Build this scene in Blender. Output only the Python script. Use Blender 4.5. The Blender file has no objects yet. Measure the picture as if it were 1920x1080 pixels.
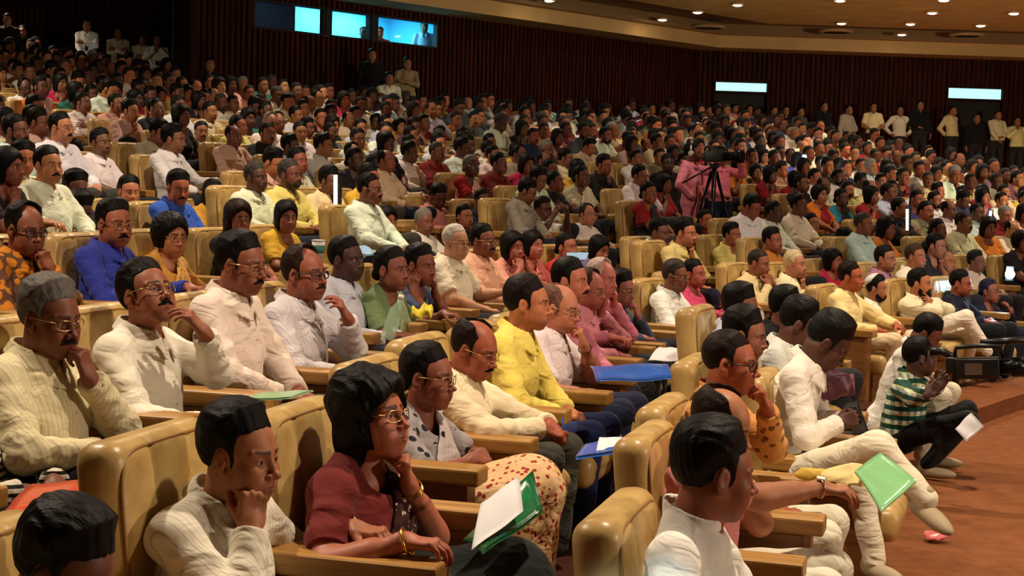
import bpy, bmesh, math, random, time
import numpy as np
from mathutils import Vector, Matrix
from concurrent.futures import ThreadPoolExecutor
T0 = time.time()
SC = bpy.context.scene
COL = SC.collection

# ------------------------------------------------------------------ camera, light, exposure
F_PX = 2800.0            # focal length in pixels of the 1920 px wide frame
CAM_Z = 1.80
HORIZON = 353.0
ROLL = 0.028
STAGE = np.array([20.6, 1.0])   # centre of the arcs the rows follow (the stage)
R_FRONT = 20.3
ROW = 1.05

cam_data = bpy.data.cameras.new('camera')
cam = bpy.data.objects.new('camera', cam_data)
COL.objects.link(cam)
cam_data.sensor_width = 36.0
cam_data.lens = F_PX / 1920.0 * 36.0
cam_data.clip_end = 200
cam_data.clip_start = 0.05
pitch = math.atan((540.0 - HORIZON) / F_PX)
cam.matrix_world = (Matrix.Translation((0, 0, CAM_Z)) @ Matrix.Rotation(math.pi / 2 - pitch, 4, 'X') @ Matrix.Rotation(ROLL, 4, 'Z'))
SC.camera = cam
CAM_INV = np.array(cam.matrix_world.inverted())
CAM_ROT = np.array(cam.matrix_world)[:3, :3]

SC.view_settings.view_transform = 'Standard'
SC.view_settings.look = 'None'
SC.view_settings.exposure = 0.35
SC.view_settings.gamma = 1.0
SC.view_settings.use_curve_mapping = False
SC.cycles.max_bounces = 5
SC.cycles.diffuse_bounces = 2
SC.cycles.glossy_bounces = 2
SC.cycles.transmission_bounces = 3
SC.cycles.use_denoising = True

world = bpy.data.worlds.new('hall_air')
world.use_nodes = True
world.node_tree.nodes['Background'].inputs[0].default_value = (0.9, 0.62, 0.36, 1)
world.node_tree.nodes['Background'].inputs[1].default_value = 0.012
SC.world = world


def project(p):
    q = CAM_INV[:3, :3] @ np.asarray(p, float) + CAM_INV[:3, 3]
    if q[2] > -0.05:
        return None
    return 960 + F_PX * q[0] / -q[2], 540 - F_PX * q[1] / -q[2], -q[2]


def ray(px, py):
    d = CAM_ROT @ np.array([(px - 960) / F_PX, -(py - 540) / F_PX, -1.0])
    return d / np.linalg.norm(d)


def on_height(px, py, z):
    d = ray(px, py)
    return np.array([0, 0, CAM_Z]) + d * ((z - CAM_Z) / d[2])


def at_depth(px, py, y):
    d = ray(px, py)
    return np.array([0, 0, CAM_Z]) + d * (y / d[1])


def rake(r):
    r = max(r, -0.4)
    return max(0.0, 0.165 * (r + 0.0) - 0.0008 * r * r)


def row_floor(k):
    return rake(k * ROW)


def radial(x, y):
    return math.hypot(STAGE[0] - x, STAGE[1] - y) - R_FRONT


def on_row(px, r):
    """ground point where the vertical plane through picture column px meets the row arc r"""
    d = ray(px, 480)
    t = d[0] / d[1]
    R = R_FRONT + r
    A = 1 + t * t
    B = -2 * (t * STAGE[0] + STAGE[1])
    Cc = STAGE[0] ** 2 + STAGE[1] ** 2 - R * R
    y = (-B + math.sqrt(max(B * B - 4 * A * Cc, 0))) / (2 * A)
    return t * y, y


def tag(o, label=None, cat=None, group=None, kind=None):
    if label: o['label'] = label
    if cat: o['category'] = cat
    if group: o['group'] = group
    if kind: o['kind'] = kind
    return o


def lamp(name, kind, loc, energy, color, target=None, size=0.3, spot=60, blend=0.5):
    d = bpy.data.lights.new(name, kind)
    d.energy = energy
    d.color = color
    if kind == 'AREA':
        d.shape = 'DISK'
        d.size = size
    else:
        d.shadow_soft_size = size
    if kind == 'SPOT':
        d.spot_size = math.radians(spot)
        d.spot_blend = blend
    o = bpy.data.objects.new(name, d)
    COL.objects.link(o)
    o.location = loc
    if target is not None:
        o.rotation_euler = (Vector(target) - Vector(loc)).to_track_quat('-Z', 'Y').to_euler()
    return o


WARM = (1.0, 0.83, 0.62)
# house lights in the ceiling above the audience (their glass discs are built with the ceiling)
for lx, ly, le in ((-3.5, 5.5, 1.0), (1.5, 5.0, 1.15), (6.5, 5.5, .9), (-6.5, 11, .9), (-1.5, 11.5, 1), (3.5, 11.5, 1.1), (8.5, 12, 1.1), (-7.5, 18, .62), (-2.5, 18.5, .62), (3.0, 19, .30), (8.0, 19, .95),
                   (-8.5, 24.5, .42), (-3.5, 24.5, .34), (1.5, 25.5, .22), (6.5, 26.5, .8), (11.0, 26.5, 1.4), (9.0, 32.5, 1.6), (4.0, 31.0, .22), (12.5, 33.0, 1.3), (-10.5, 30.0, .22)):
    lamp('house_light', 'SPOT', (lx, ly, 5.7), 720 * le, WARM, (lx + .8, ly - .3, 0), 0.10, 128, 0.9)
lamp('stage_wash', 'SPOT', (16.0, 1.0, 5.2), 2600, (1.0, 0.84, 0.64), (0, 9, 1.0), 0.4, 95, 0.6)
lamp('ceiling_fill', 'SPOT', (12.5, 17.0, 3.6), 2600, (1.0, 0.86, 0.60), (7.5, 29, 5.8), 0.5, 100, 0.9)  # added fill spot out of view on the right, brightens the ceiling
lamp('ceiling_fill', 'SPOT', (-9.5, 13.0, 4.2), 420, (1.0, 0.86, 0.60), (-1, 26, 5.9), 0.5, 90, 0.9)  # weaker added fill spot out of view on the left, same purpose
lamp('handheld_torch', 'SPOT', (-0.25, 1.3, 1.9), 170, (0.72, 0.95, 1.0), (0.30, 3.3, 0.80), 0.03, 12, 0.7)


# ------------------------------------------------------------------ materials
def new_mat(name):
    m = bpy.data.materials.new(name)
    m.use_nodes = True
    nt = m.node_tree
    b = nt.nodes['Principled BSDF']
    return m, nt, b


def lin(c):
    return tuple(((x / 255.0) / 12.92 if x <= 10 else (((x / 255.0) + 0.055) / 1.055) ** 2.4) for x in c)


def rgba(c):
    return (*lin(c), 1.0)


def N(nt, t, **kw):
    n = nt.nodes.new(t)
    for k, v in kw.items():
        setattr(n, k, v)
    return n


def bump(nt, b, src, strength, dist):
    n = N(nt, 'ShaderNodeBump')
    n.inputs['Strength'].default_value = strength
    n.inputs['Distance'].default_value = dist
    nt.links.new(src, n.inputs['Height'])
    nt.links.new(n.outputs[0], b.inputs['Normal'])
    return n


def mix(nt, fac, a, b_, mode='MIX'):
    n = N(nt, 'ShaderNodeMix', data_type='RGBA', blend_type=mode)
    for s, v in ((n.inputs[0], fac), (n.inputs[6], a), (n.inputs[7], b_)):
        if hasattr(v, 'is_linked'):
            nt.links.new(v, s)
        else:
            s.default_value = v
    return n.outputs[2]


def plain(name, c, rough=0.6, metal=0.0, spec=0.5, noise=0.0, scale=20, bmp=0.0, coat=0.0):
    m, nt, b = new_mat(name)
    b.inputs['Base Color'].default_value = rgba(c)
    b.inputs['Roughness'].default_value = rough
    b.inputs['Metallic'].default_value = metal
    b.inputs['Specular IOR Level'].default_value = spec
    b.inputs['Coat Weight'].default_value = coat
    if noise or bmp:
        tc = N(nt, 'ShaderNodeTexCoord')
        nz = N(nt, 'ShaderNodeTexNoise')
        nz.inputs['Scale'].default_value = scale
        nz.inputs['Detail'].default_value = 4
        nt.links.new(tc.outputs['Object'], nz.inputs['Vector'])
        if noise:
            mr = N(nt, 'ShaderNodeMapRange')
            mr.inputs[1].default_value = 0.3
            mr.inputs[2].default_value = 0.7
            mr.inputs[3].default_value = 1 - noise
            mr.inputs[4].default_value = 1 + noise * 0.4
            nt.links.new(nz.outputs[0], mr.inputs[0])
            o = mix(nt, 1.0, rgba(c), mr.outputs[0], 'MULTIPLY')
            nt.links.new(o, b.inputs['Base Color'])
        if bmp:
            bump(nt, b, nz.outputs[0], 0.6, bmp)
    return m


def skin_mat():
    m, nt, b = new_mat('skin')
    at = N(nt, 'ShaderNodeAttribute', attribute_name='Col')
    oi = N(nt, 'ShaderNodeObjectInfo')
    tc = N(nt, 'ShaderNodeTexCoord')
    nz = N(nt, 'ShaderNodeTexNoise')
    nz.inputs['Scale'].default_value = 28
    nz.inputs['Detail'].default_value = 5
    nt.links.new(tc.outputs['Object'], nz.inputs['Vector'])
    mr = N(nt, 'ShaderNodeMapRange')
    mr.inputs[1].default_value = 0.3; mr.inputs[2].default_value = 0.7
    mr.inputs[3].default_value = 0.86; mr.inputs[4].default_value = 1.08
    nt.links.new(nz.outputs[0], mr.inputs[0])
    o = mix(nt, 1.0, at.outputs['Color'], oi.outputs['Color'], 'MULTIPLY')
    o = mix(nt, 1.0, o, mr.outputs[0], 'MULTIPLY')
    nt.links.new(o, b.inputs['Base Color'])
    b.inputs['Roughness'].default_value = 0.5
    b.inputs['Specular IOR Level'].default_value = 0.38
    b.inputs['Subsurface Weight'].default_value = 0.0
    nz2 = N(nt, 'ShaderNodeTexNoise')
    nz2.inputs['Scale'].default_value = 260
    nt.links.new(tc.outputs['Object'], nz2.inputs['Vector'])
    bump(nt, b, nz2.outputs[0], 0.25, 0.001)
    return m


def hair_mat():
    m, nt, b = new_mat('hair')
    oi = N(nt, 'ShaderNodeObjectInfo')
    tc = N(nt, 'ShaderNodeTexCoord')
    mp = N(nt, 'ShaderNodeMapping')
    mp.inputs['Scale'].default_value = (60, 260, 60)
    nz = N(nt, 'ShaderNodeTexNoise')
    nz.inputs['Scale'].default_value = 1.0
    nz.inputs['Detail'].default_value = 3
    nt.links.new(tc.outputs['Object'], mp.inputs[0])
    nt.links.new(mp.outputs[0], nz.inputs['Vector'])
    mr = N(nt, 'ShaderNodeMapRange')
    mr.inputs[1].default_value = 0.3; mr.inputs[2].default_value = 0.7
    mr.inputs[3].default_value = 0.55; mr.inputs[4].default_value = 1.3
    nt.links.new(nz.outputs[0], mr.inputs[0])
    nt.links.new(mix(nt, 1.0, oi.outputs['Color'], mr.outputs[0], 'MULTIPLY'), b.inputs['Base Color'])
    b.inputs['Roughness'].default_value = 0.5
    b.inputs['Specular IOR Level'].default_value = 0.13
    bump(nt, b, nz.outputs[0], 0.7, 0.004)
    return m


def cloth_mat(name, pattern='plain', c2=(120, 100, 80), scale=60.0, rough=0.85, fold=0.006, sheen=0.2):
    """woven cloth: the ground colour is the object's own colour, the printed or woven pattern is added here"""
    m, nt, b = new_mat(name)
    oi = N(nt, 'ShaderNodeObjectInfo')
    tc = N(nt, 'ShaderNodeTexCoord')
    base = oi.outputs['Color']
    sep = N(nt, 'ShaderNodeSeparateXYZ')
    nt.links.new(tc.outputs['Object'], sep.inputs[0])

    def stripe(src, freq, width):
        a = N(nt, 'ShaderNodeMath', operation='MULTIPLY'); a.inputs[1].default_value = freq
        nt.links.new(src, a.inputs[0])
        f = N(nt, 'ShaderNodeMath', operation='FRACT'); nt.links.new(a.outputs[0], f.inputs[0])
        g = N(nt, 'ShaderNodeMath', operation='LESS_THAN'); g.inputs[1].default_value = width
        nt.links.new(f.outputs[0], g.inputs[0])
        return g.outputs[0]
    if pattern == 'stripes':
        s = stripe(sep.outputs[1], scale, 0.16)
        h = N(nt, 'ShaderNodeMath', operation='MULTIPLY'); h.inputs[1].default_value = 0.36
        nt.links.new(s, h.inputs[0])
        base = mix(nt, h.outputs[0], base, rgba(c2))
    elif pattern == 'bars':
        s = stripe(sep.outputs[2], scale, 0.45)
        base = mix(nt, s, base, rgba(c2))
    elif pattern == 'plaid':
        s1 = stripe(sep.outputs[2], scale * 1.1, 0.5)
        sm = N(nt, 'ShaderNodeMath', operation='ADD')
        yy = N(nt, 'ShaderNodeMath', operation='MULTIPLY'); yy.inputs[1].default_value = 0.45
        nt.links.new(sep.outputs[0], sm.inputs[0]); nt.links.new(sep.outputs[1], yy.inputs[0]); nt.links.new(yy.outputs[0], sm.inputs[1])
        s2 = stripe(sm.outputs[0], scale * 1.3, 0.5)
        x = mix(nt, s1, base, rgba(c2))
        half = N(nt, 'ShaderNodeMath', operation='MULTIPLY'); half.inputs[1].default_value = 0.62
        nt.links.new(s2, half.inputs[0])
        x = mix(nt, half.outputs[0], x, rgba(tuple(int(v * 0.55) for v in c2)))
        s3 = stripe(sep.outputs[2], scale, 0.08)
        base = mix(nt, s3, x, rgba((200, 196, 120)))
    elif pattern in ('floral', 'dots', 'patch'):
        vo = N(nt, 'ShaderNodeTexVoronoi')
        vo.inputs['Scale'].default_value = scale
        nt.links.new(tc.outputs['Object'], vo.inputs['Vector'])
        lt = N(nt, 'ShaderNodeMath', operation='LESS_THAN')
        lt.inputs[1].default_value = {'floral': 0.36, 'dots': 0.33, 'patch': 0.52}[pattern]
        nt.links.new(vo.outputs['Distance'], lt.inputs[0])
        if pattern == 'floral':
            n2 = N(nt, 'ShaderNodeTexNoise'); n2.inputs['Scale'].default_value = scale * 0.35
            nt.links.new(tc.outputs['Object'], n2.inputs['Vector'])
            g2 = N(nt, 'ShaderNodeMath', operation='GREATER_THAN'); g2.inputs[1].default_value = 0.52
            nt.links.new(n2.outputs[0], g2.inputs[0])
            mm = N(nt, 'ShaderNodeMath', operation='MULTIPLY')
            nt.links.new(lt.outputs[0], mm.inputs[0]); nt.links.new(g2.outputs[0], mm.inputs[1])
            base = mix(nt, mm.outputs[0], base, rgba(c2))
        else:
            base = mix(nt, lt.outputs[0], base, rgba(c2))
    nz = N(nt, 'ShaderNodeTexNoise')
    nz.inputs['Scale'].default_value = 5.5
    nz.inputs['Detail'].default_value = 2.2
    nz.inputs['Roughness'].default_value = 0.42
    nz.inputs['Distortion'].default_value = 1.6
    mp = N(nt, 'ShaderNodeMapping')
    mp.inputs['Scale'].default_value = (1.0, 1.6, 2.2)
    mp.inputs['Rotation'].default_value = (0.3, 0.5, 0.2)
    nt.links.new(tc.outputs['Object'], mp.inputs[0])
    nt.links.new(mp.outputs[0], nz.inputs['Vector'])
    nt.links.new(base, b.inputs['Base Color'])
    rg = N(nt, 'ShaderNodeTexNoise', noise_type='RIDGED_MULTIFRACTAL')
    rg.inputs['Scale'].default_value = 4.5
    rg.inputs['Detail'].default_value = 1.5
    rg.inputs['Distortion'].default_value = 0.8
    nt.links.new(mp.outputs[0], rg.inputs['Vector'])
    ad = N(nt, 'ShaderNodeMath', operation='MULTIPLY_ADD')
    ad.inputs[1].default_value = 0.28
    nt.links.new(rg.outputs[0], ad.inputs[0]); nt.links.new(nz.outputs[0], ad.inputs[2])
    b.inputs['Roughness'].default_value = rough
    b.inputs['Specular IOR Level'].default_value = 0.2
    b.inputs['Sheen Weight'].default_value = sheen * 0.3
    bump(nt, b, ad.outputs[0], 0.9, fold * 3.0)
    return m


def attr_mat(name, rough=0.75):
    m, nt, b = new_mat(name)
    at = N(nt, 'ShaderNodeAttribute', attribute_name='Col')
    nt.links.new(at.outputs['Color'], b.inputs['Base Color'])
    b.inputs['Roughness'].default_value = rough
    b.inputs['Specular IOR Level'].default_value = 0.25
    return m


def emit(name, c, strength):
    m, nt, b = new_mat(name)
    b.inputs['Base Color'].default_value = rgba(c)
    b.inputs['Emission Color'].default_value = rgba(c)
    b.inputs['Emission Strength'].default_value = strength
    return m


def wood_mat(name, c1, c2, scale=3.0, stretch=(1, 14, 14), rough=0.45, spec=0.5):
    m, nt, b = new_mat(name)
    tc = N(nt, 'ShaderNodeTexCoord')
    mp = N(nt, 'ShaderNodeMapping')
    mp.inputs['Scale'].default_value = stretch
    nz = N(nt, 'ShaderNodeTexNoise')
    nz.inputs['Scale'].default_value = scale
    nz.inputs['Detail'].default_value = 6
    nz.inputs['Distortion'].default_value = 0.6
    nt.links.new(tc.outputs['Object'], mp.inputs[0])
    nt.links.new(mp.outputs[0], nz.inputs['Vector'])
    cr = N(nt, 'ShaderNodeValToRGB')
    cr.color_ramp.elements[0].position = 0.35
    cr.color_ramp.elements[1].position = 0.65
    cr.color_ramp.elements[0].color = rgba(c1)
    cr.color_ramp.elements[1].color = rgba(c2)
    nt.links.new(nz.outputs[0], cr.inputs[0])
    nt.links.new(cr.outputs[0], b.inputs['Base Color'])
    b.inputs['Roughness'].default_value = rough
    bump(nt, b, nz.outputs[0], 0.3, 0.003)
    b.inputs['Specular IOR Level'].default_value = spec
    return m


def leather_mat():
    m, nt, b = new_mat('tan_leather')
    tc = N(nt, 'ShaderNodeTexCoord')
    oi = N(nt, 'ShaderNodeObjectInfo')
    nz = N(nt, 'ShaderNodeTexNoise')
    nz.inputs['Scale'].default_value = 7
    nz.inputs['Detail'].default_value = 6
    nt.links.new(tc.outputs['Object'], nz.inputs['Vector'])
    cr = N(nt, 'ShaderNodeValToRGB')
    cr.color_ramp.elements[0].position = 0.35
    cr.color_ramp.elements[1].position = 0.62
    cr.color_ramp.elements[0].color = rgba((166, 128, 72))
    cr.color_ramp.elements[1].color = rgba((202, 168, 104))
    nt.links.new(nz.outputs[0], cr.inputs[0])
    nt.links.new(cr.outputs[0], b.inputs['Base Color'])
    b.inputs['Roughness'].default_value = 0.36
    nz2 = N(nt, 'ShaderNodeTexNoise')
    nz2.inputs['Scale'].default_value = 22
    nz2.inputs['Detail'].default_value = 5
    nt.links.new(tc.outputs['Object'], nz2.inputs['Vector'])
    bump(nt, b, nz2.outputs[0], 0.35, 0.006)
    return m


M = {}
M['skin'] = skin_mat()
M['hair'] = hair_mat()
M['eye'] = plain('eye_white', (205, 190, 175), 0.15)
M['iris'] = plain('dark_iris', (26, 14, 8), 0.08)
M['cloth'] = cloth_mat('plain_cloth')
M['stripes'] = cloth_mat('pinstripe_cloth', 'stripes', (120, 98, 66), 62)
M['stripes_grey'] = cloth_mat('grey_stripe_cloth', 'stripes', (70, 72, 92), 70)
M['bars'] = cloth_mat('bold_stripe_cloth', 'bars', (30, 26, 24), 45)
M['plaid'] = cloth_mat('green_check_cloth', 'plaid', (20, 78, 62), 15)
M['floral'] = cloth_mat('floral_cloth', 'floral', (215, 205, 195), 26)
M['floral_dark'] = cloth_mat('dark_floral_cloth', 'floral', (30, 28, 34), 20)
M['floral_gold'] = cloth_mat('gold_floral_cloth', 'floral', (214, 160, 40), 22)
M['beads'] = cloth_mat('beaded_cloth', 'floral', (220, 205, 190), 44)
M['dots'] = cloth_mat('dotted_cloth', 'dots', (150, 38, 30), 38)
M['patch'] = cloth_mat('printed_cloth', 'patch', (200, 120, 30), 16)
M['patch_brown'] = cloth_mat('brown_printed_cloth', 'dots', (120, 74, 34), 24)
M['leather'] = leather_mat()
M['piping'] = plain('leather_piping', (150, 108, 52), 0.5)
M['wood'] = wood_mat('armrest_wood', (150, 104, 48), (186, 138, 70), 2.2)
M['wood_side'] = wood_mat('armrest_panel', (120, 78, 36), (150, 100, 50), 2.0)
M['black'] = plain('black_plastic', (14, 14, 16), 0.35)
M['black_metal'] = plain('black_metal', (18, 18, 20), 0.3, 0.6)
M['steel'] = plain('steel', (150, 150, 155), 0.25, 1.0)
M['gold'] = plain('gold', (225, 180, 90), 0.25, 1.0)
M['lens'] = plain('lens_glass', (60, 62, 70), 0.05)
M['frame'] = plain('spectacle_frame', (40, 22, 14), 0.3)
M['frame_metal'] = plain('spectacle_wire', (190, 160, 110), 0.25, 0.9)
M['paper'] = plain('paper', (225, 222, 225), 0.8)
M['shoe_black'] = plain('black_shoe', (16, 14, 14), 0.3)
M['shoe_tan'] = plain('beige_shoe', (170, 150, 120), 0.6)
M['attr'] = attr_mat('crowd_colours')

# ------------------------------------------------------------------ mesh helpers
def obj_from(name, verts, faces, mat, parent=None, cols=None, smooth=True, mats=None, mat_idx=None):
    """verts (n,3) array, faces: (m,4) array of quads or a list of polygons"""
    me = bpy.data.meshes.new(name)
    verts = np.asarray(verts, np.float32)
    if isinstance(faces, np.ndarray):
        k = faces.shape[1]
        me.vertices.add(len(verts)); me.vertices.foreach_set('co', verts.ravel())
        me.loops.add(faces.size); me.loops.foreach_set('vertex_index', faces.astype(np.int32).ravel())
        me.polygons.add(len(faces))
        me.polygons.foreach_set('loop_start', np.arange(0, faces.size, k, dtype=np.int32))
        me.update(calc_edges=True)
    else:
        me.from_pydata([tuple(map(float, v)) for v in verts], [], [tuple(int(i) for i in f) for f in faces])
    me.polygons.foreach_set('use_smooth', np.full(len(me.polygons), smooth))
    for mm in (mats or [mat]):
        me.materials.append(mm)
    if mat_idx is not None:
        me.polygons.foreach_set('material_index', np.asarray(mat_idx, np.int32))
    if cols is not None:
        a = me.color_attributes.new('Col', 'FLOAT_COLOR', 'POINT')
        c4 = np.ones((len(verts), 4), np.float32); c4[:, :3] = cols
        a.data.foreach_set('color', c4.ravel())
    me.update()
    o = bpy.data.objects.new(name, me)
    COL.objects.link(o)
    if parent is not None:
        o.parent = parent
    return o


def empty(name, loc, rz=0.0):
    o = bpy.data.objects.new(name, None)
    COL.objects.link(o)
    o.location = loc
    o.rotation_euler = (0, 0, rz)
    return o


class MB:
    """collects boxes, tubes and sheets into one mesh"""
    def __init__(s):
        s.v = []; s.f = []

    def add(s, v, f):
        b = len(s.v)
        s.v += [tuple(p) for p in v]
        s.f += [tuple(i + b for i in q) for q in f]

    def box(s, c, d, R=None, bevel=0.0):
        bm = bmesh.new()
        bmesh.ops.create_cube(bm, size=1.0)
        for v in bm.verts:
            v.co = Vector((v.co.x * d[0], v.co.y * d[1], v.co.z * d[2]))
        if bevel:
            bmesh.ops.bevel(bm, geom=list(bm.edges), offset=bevel, segments=3, profile=0.6, affect='EDGES', clamp_overlap=True)
        bm.verts.index_update()
        vs = [v.co.copy() for v in bm.verts]
        fs = [[v.index for v in f.verts] for f in bm.faces]
        bm.free()
        if R is not None:
            R3 = Matrix([list(r) for r in np.asarray(R)])
            vs = [R3 @ v for v in vs]
        s.add([v + Vector(c) for v in vs], fs)

    def tube(s, pts, r, n=8, cap=True, closed=False):
        pts = [np.asarray(p, float) for p in pts]
        rs = r if isinstance(r, (list, tuple)) else [r] * len(pts)
        rings = []
        up = np.array([0.0, 0, 1])
        m = len(pts)
        for i, p in enumerate(pts):
            if closed:
                t = pts[(i + 1) % m] - pts[i - 1]
            else:
                t = pts[min(i + 1, m - 1)] - pts[max(i - 1, 0)]
            t = t / (np.linalg.norm(t) + 1e-9)
            if i == 0:
                a = np.cross(t, up)
                if np.linalg.norm(a) < 0.1:
                    a = np.cross(t, [1.0, 0, 0])
            else:
                a = prev - t * np.dot(prev, t)
            a = a / (np.linalg.norm(a) + 1e-9)
            prev = a
            b = np.cross(t, a)
            rings.append([p + rs[i] * (math.cos(k * 2 * math.pi / n) * a + math.sin(k * 2 * math.pi / n) * b) for k in range(n)])
        v = [q for rg in rings for q in rg]
        f = []
        for i in range(m if closed else m - 1):
            for k in range(n):
                i2 = (i + 1) % m
                f.append((i * n + k, i * n + (k + 1) % n, i2 * n + (k + 1) % n, i2 * n + k))
        if cap and not closed:
            f.append(tuple(range(n - 1, -1, -1)))
            f.append(tuple((m - 1) * n + k for k in range(n)))
        s.add(v, f)

    def lathe(s, prof, c, axis=(0, 0, 1), n=20):
        axis = np.asarray(axis, float); axis /= np.linalg.norm(axis)
        a = np.cross(axis, [1.0, 0.2, 0]); a /= np.linalg.norm(a)
        b = np.cross(axis, a)
        c = np.asarray(c, float)
        v = [c + h * axis + r * (math.cos(k * 2 * math.pi / n) * a + math.sin(k * 2 * math.pi / n) * b) for r, h in prof for k in range(n)]
        m = len(prof)
        f = [(i * n + k, i * n + (k + 1) % n, (i + 1) * n + (k + 1) % n, (i + 1) * n + k) for i in range(m - 1) for k in range(n)]
        f.append(tuple(range(n - 1, -1, -1))); f.append(tuple((m - 1) * n + k for k in range(n)))
        s.add(v, f)

    def build(s, name, mat, parent=None, smooth=False):
        o = obj_from(name, np.array(s.v), s.f, mat, parent, smooth=smooth)
        return o

# ------------------------------------------------------------------ signed distance modelling
A32 = lambda v: np.asarray(v, np.float32)


def ell(P, c, r, R=None):
    q = P - A32(c)
    if R is not None:
        q = q @ A32(R)
    r = A32(r)
    q = q / r
    k0 = np.sqrt((q * q).sum(1)) + 1e-6
    q = q / r
    k1 = np.sqrt((q * q).sum(1)) + 1e-6
    return k0 * (k0 - 1.0) / k1


def cap(P, a, b, ra, rb=None):
    rb = ra if rb is None else rb
    a = A32(a); ba = A32(b) - a
    pa = P - a
    t = np.clip(pa @ ba / max(float(ba @ ba), 1e-9), 0, 1)
    q = pa - t[:, None] * ba
    return np.sqrt((q * q).sum(1)) - (ra + (rb - ra) * t)


def rbox(P, c, hd, r, R=None):
    q = P - A32(c)
    if R is not None:
        q = q @ A32(R)
    q = np.abs(q) - (A32(hd) - r)
    o = np.maximum(q, 0)
    return np.sqrt((o * o).sum(1)) + np.minimum(q.max(1), 0) - r


def smin(a, b, k):
    h = np.maximum(k - np.abs(a - b), 0) / k
    return np.minimum(a, b) - h * h * k * 0.25


def smax(a, b, k):
    return -smin(-a, -b, k)


def sdf_mesh(f, lo, hi, h, B=4, slack=1.35):
    lo = np.asarray(lo, np.float32)
    hi = np.asarray(hi, np.float32)
    nb = np.ceil((hi - lo) / (h * B)).astype(int) + 1
    g = [np.arange(n, dtype=np.float32) for n in nb]
    C = np.stack(np.meshgrid(*[(gi + 0.5) * B * h for gi in g], indexing='ij'), -1).reshape(-1, 3) + lo
    fc = f(C.astype(np.float32)).reshape(nb)
    act = np.abs(fc) < 0.87 * B * h * slack
    up = lambda a: np.repeat(np.repeat(np.repeat(a, B, 0), B, 1), B, 2)
    m0 = up(act)
    nn = nb * B + 1
    mask = np.zeros(nn, bool)
    for dx in (0, 1):
        for dy in (0, 1):
            for dz in (0, 1):
                mask[dx:dx + m0.shape[0], dy:dy + m0.shape[1], dz:dz + m0.shape[2]] |= m0
    F = np.ones(nn, np.float32)
    sg = up(fc)
    F[:-1, :-1, :-1] = np.where(sg < 0, -1.0, 1.0)
    idx = np.nonzero(mask)
    P = np.stack(idx, 1).astype(np.float32) * h + lo
    out = np.empty(len(P), np.float32)
    CH = 200000
    for i in range(0, len(P), CH):
        out[i:i + CH] = f(P[i:i + CH])
    F[idx] = out
    # surface nets
    ins = F < 0
    a = ins[:-1, :-1, :-1].astype(np.int8)
    cnt = np.zeros(a.shape, np.int8)
    for dx in (0, 1):
        for dy in (0, 1):
            for dz in (0, 1):
                cnt += ins[dx:dx + a.shape[0], dy:dy + a.shape[1], dz:dz + a.shape[2]]
    ac = (cnt > 0) & (cnt < 8)
    ci = np.nonzero(ac)
    nv = len(ci[0])
    if nv == 0:
        return np.zeros((0, 3), np.float32), np.zeros((0, 4), np.int32)
    vid = np.full(a.shape, -1, np.int32)
    vid[ci] = np.arange(nv)
    cor = [(x, y, z) for x in (0, 1) for y in (0, 1) for z in (0, 1)]
    vals = {c: F[ci[0] + c[0], ci[1] + c[1], ci[2] + c[2]] for c in cor}
    acc = np.zeros((nv, 3), np.float32); num = np.zeros(nv, np.float32)
    for c in cor:
        for ax in range(3):
            if c[ax] == 0:
                d = list(c); d[ax] = 1; d = tuple(d)
                fa, fb = vals[c], vals[d]
                cr = (fa < 0) != (fb < 0)
                t = np.where(cr, fa / np.where(cr, fa - fb, 1.0), 0)
                for k in range(3):
                    acc[:, k] += np.where(cr, (t if k == ax else c[k]), 0)
                num += cr
    V = (np.stack(ci, 1) + acc / num[:, None]) * h + lo
    faces = []
    for ax in range(3):
        sl0 = [slice(None)] * 3; sl1 = [slice(None)] * 3
        sl0[ax] = slice(0, -1); sl1[ax] = slice(1, None)
        A = ins[tuple(sl0)]; Bq = ins[tuple(sl1)]
        e = np.nonzero(A != Bq)
        e = np.stack(e, 1)
        u, w = (ax + 1) % 3, (ax + 2) % 3
        ok = (e[:, u] > 0) & (e[:, w] > 0) & (e[:, u] < a.shape[u]) & (e[:, w] < a.shape[w])
        e = e[ok]
        flip = ~A[tuple(e.T)]
        def cell(du, dw):
            q = e.copy(); q[:, u] += du; q[:, w] += dw
            return vid[tuple(q.T)]
        q = np.stack([cell(-1, -1), cell(0, -1), cell(0, 0), cell(-1, 0)], 1)
        q[flip] = q[flip][:, ::-1]
        faces.append(q)
    Fq = np.concatenate(faces)
    Fq = Fq[(Fq >= 0).all(1)]
    return V.astype(np.float32), Fq.astype(np.int32)


def join(parts):
    vs, fs, cs, n = [], [], [], 0
    for v, f, c in parts:
        if len(v) == 0:
            continue
        vs.append(v); fs.append(f + n); cs.append(c); n += len(v)
    return np.concatenate(vs), np.concatenate(fs), np.concatenate(cs)


def unit(v):
    v = np.asarray(v, float)
    return v / (np.linalg.norm(v) + 1e-9)


def frame_xz(x, z):
    x = unit(x)
    z = np.asarray(z, float); z = unit(z - x * np.dot(z, x))
    y = np.cross(z, x)
    return np.stack([x, y, z], 1)


def rotm(yaw, pit, rol):
    """yaw left +, pitch down +, roll (degrees)"""
    a, b, c = (math.radians(v) for v in (yaw, pit, rol))
    Rz = np.array([[math.cos(a), -math.sin(a), 0], [math.sin(a), math.cos(a), 0], [0, 0, 1]])
    Ry = np.array([[math.cos(b), 0, math.sin(b)], [0, 1, 0], [-math.sin(b), 0, math.cos(b)]])
    Rx = np.array([[1, 0, 0], [0, math.cos(c), -math.sin(c)], [0, math.sin(c), math.cos(c)]])
    return Rz @ Ry @ Rx


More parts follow.
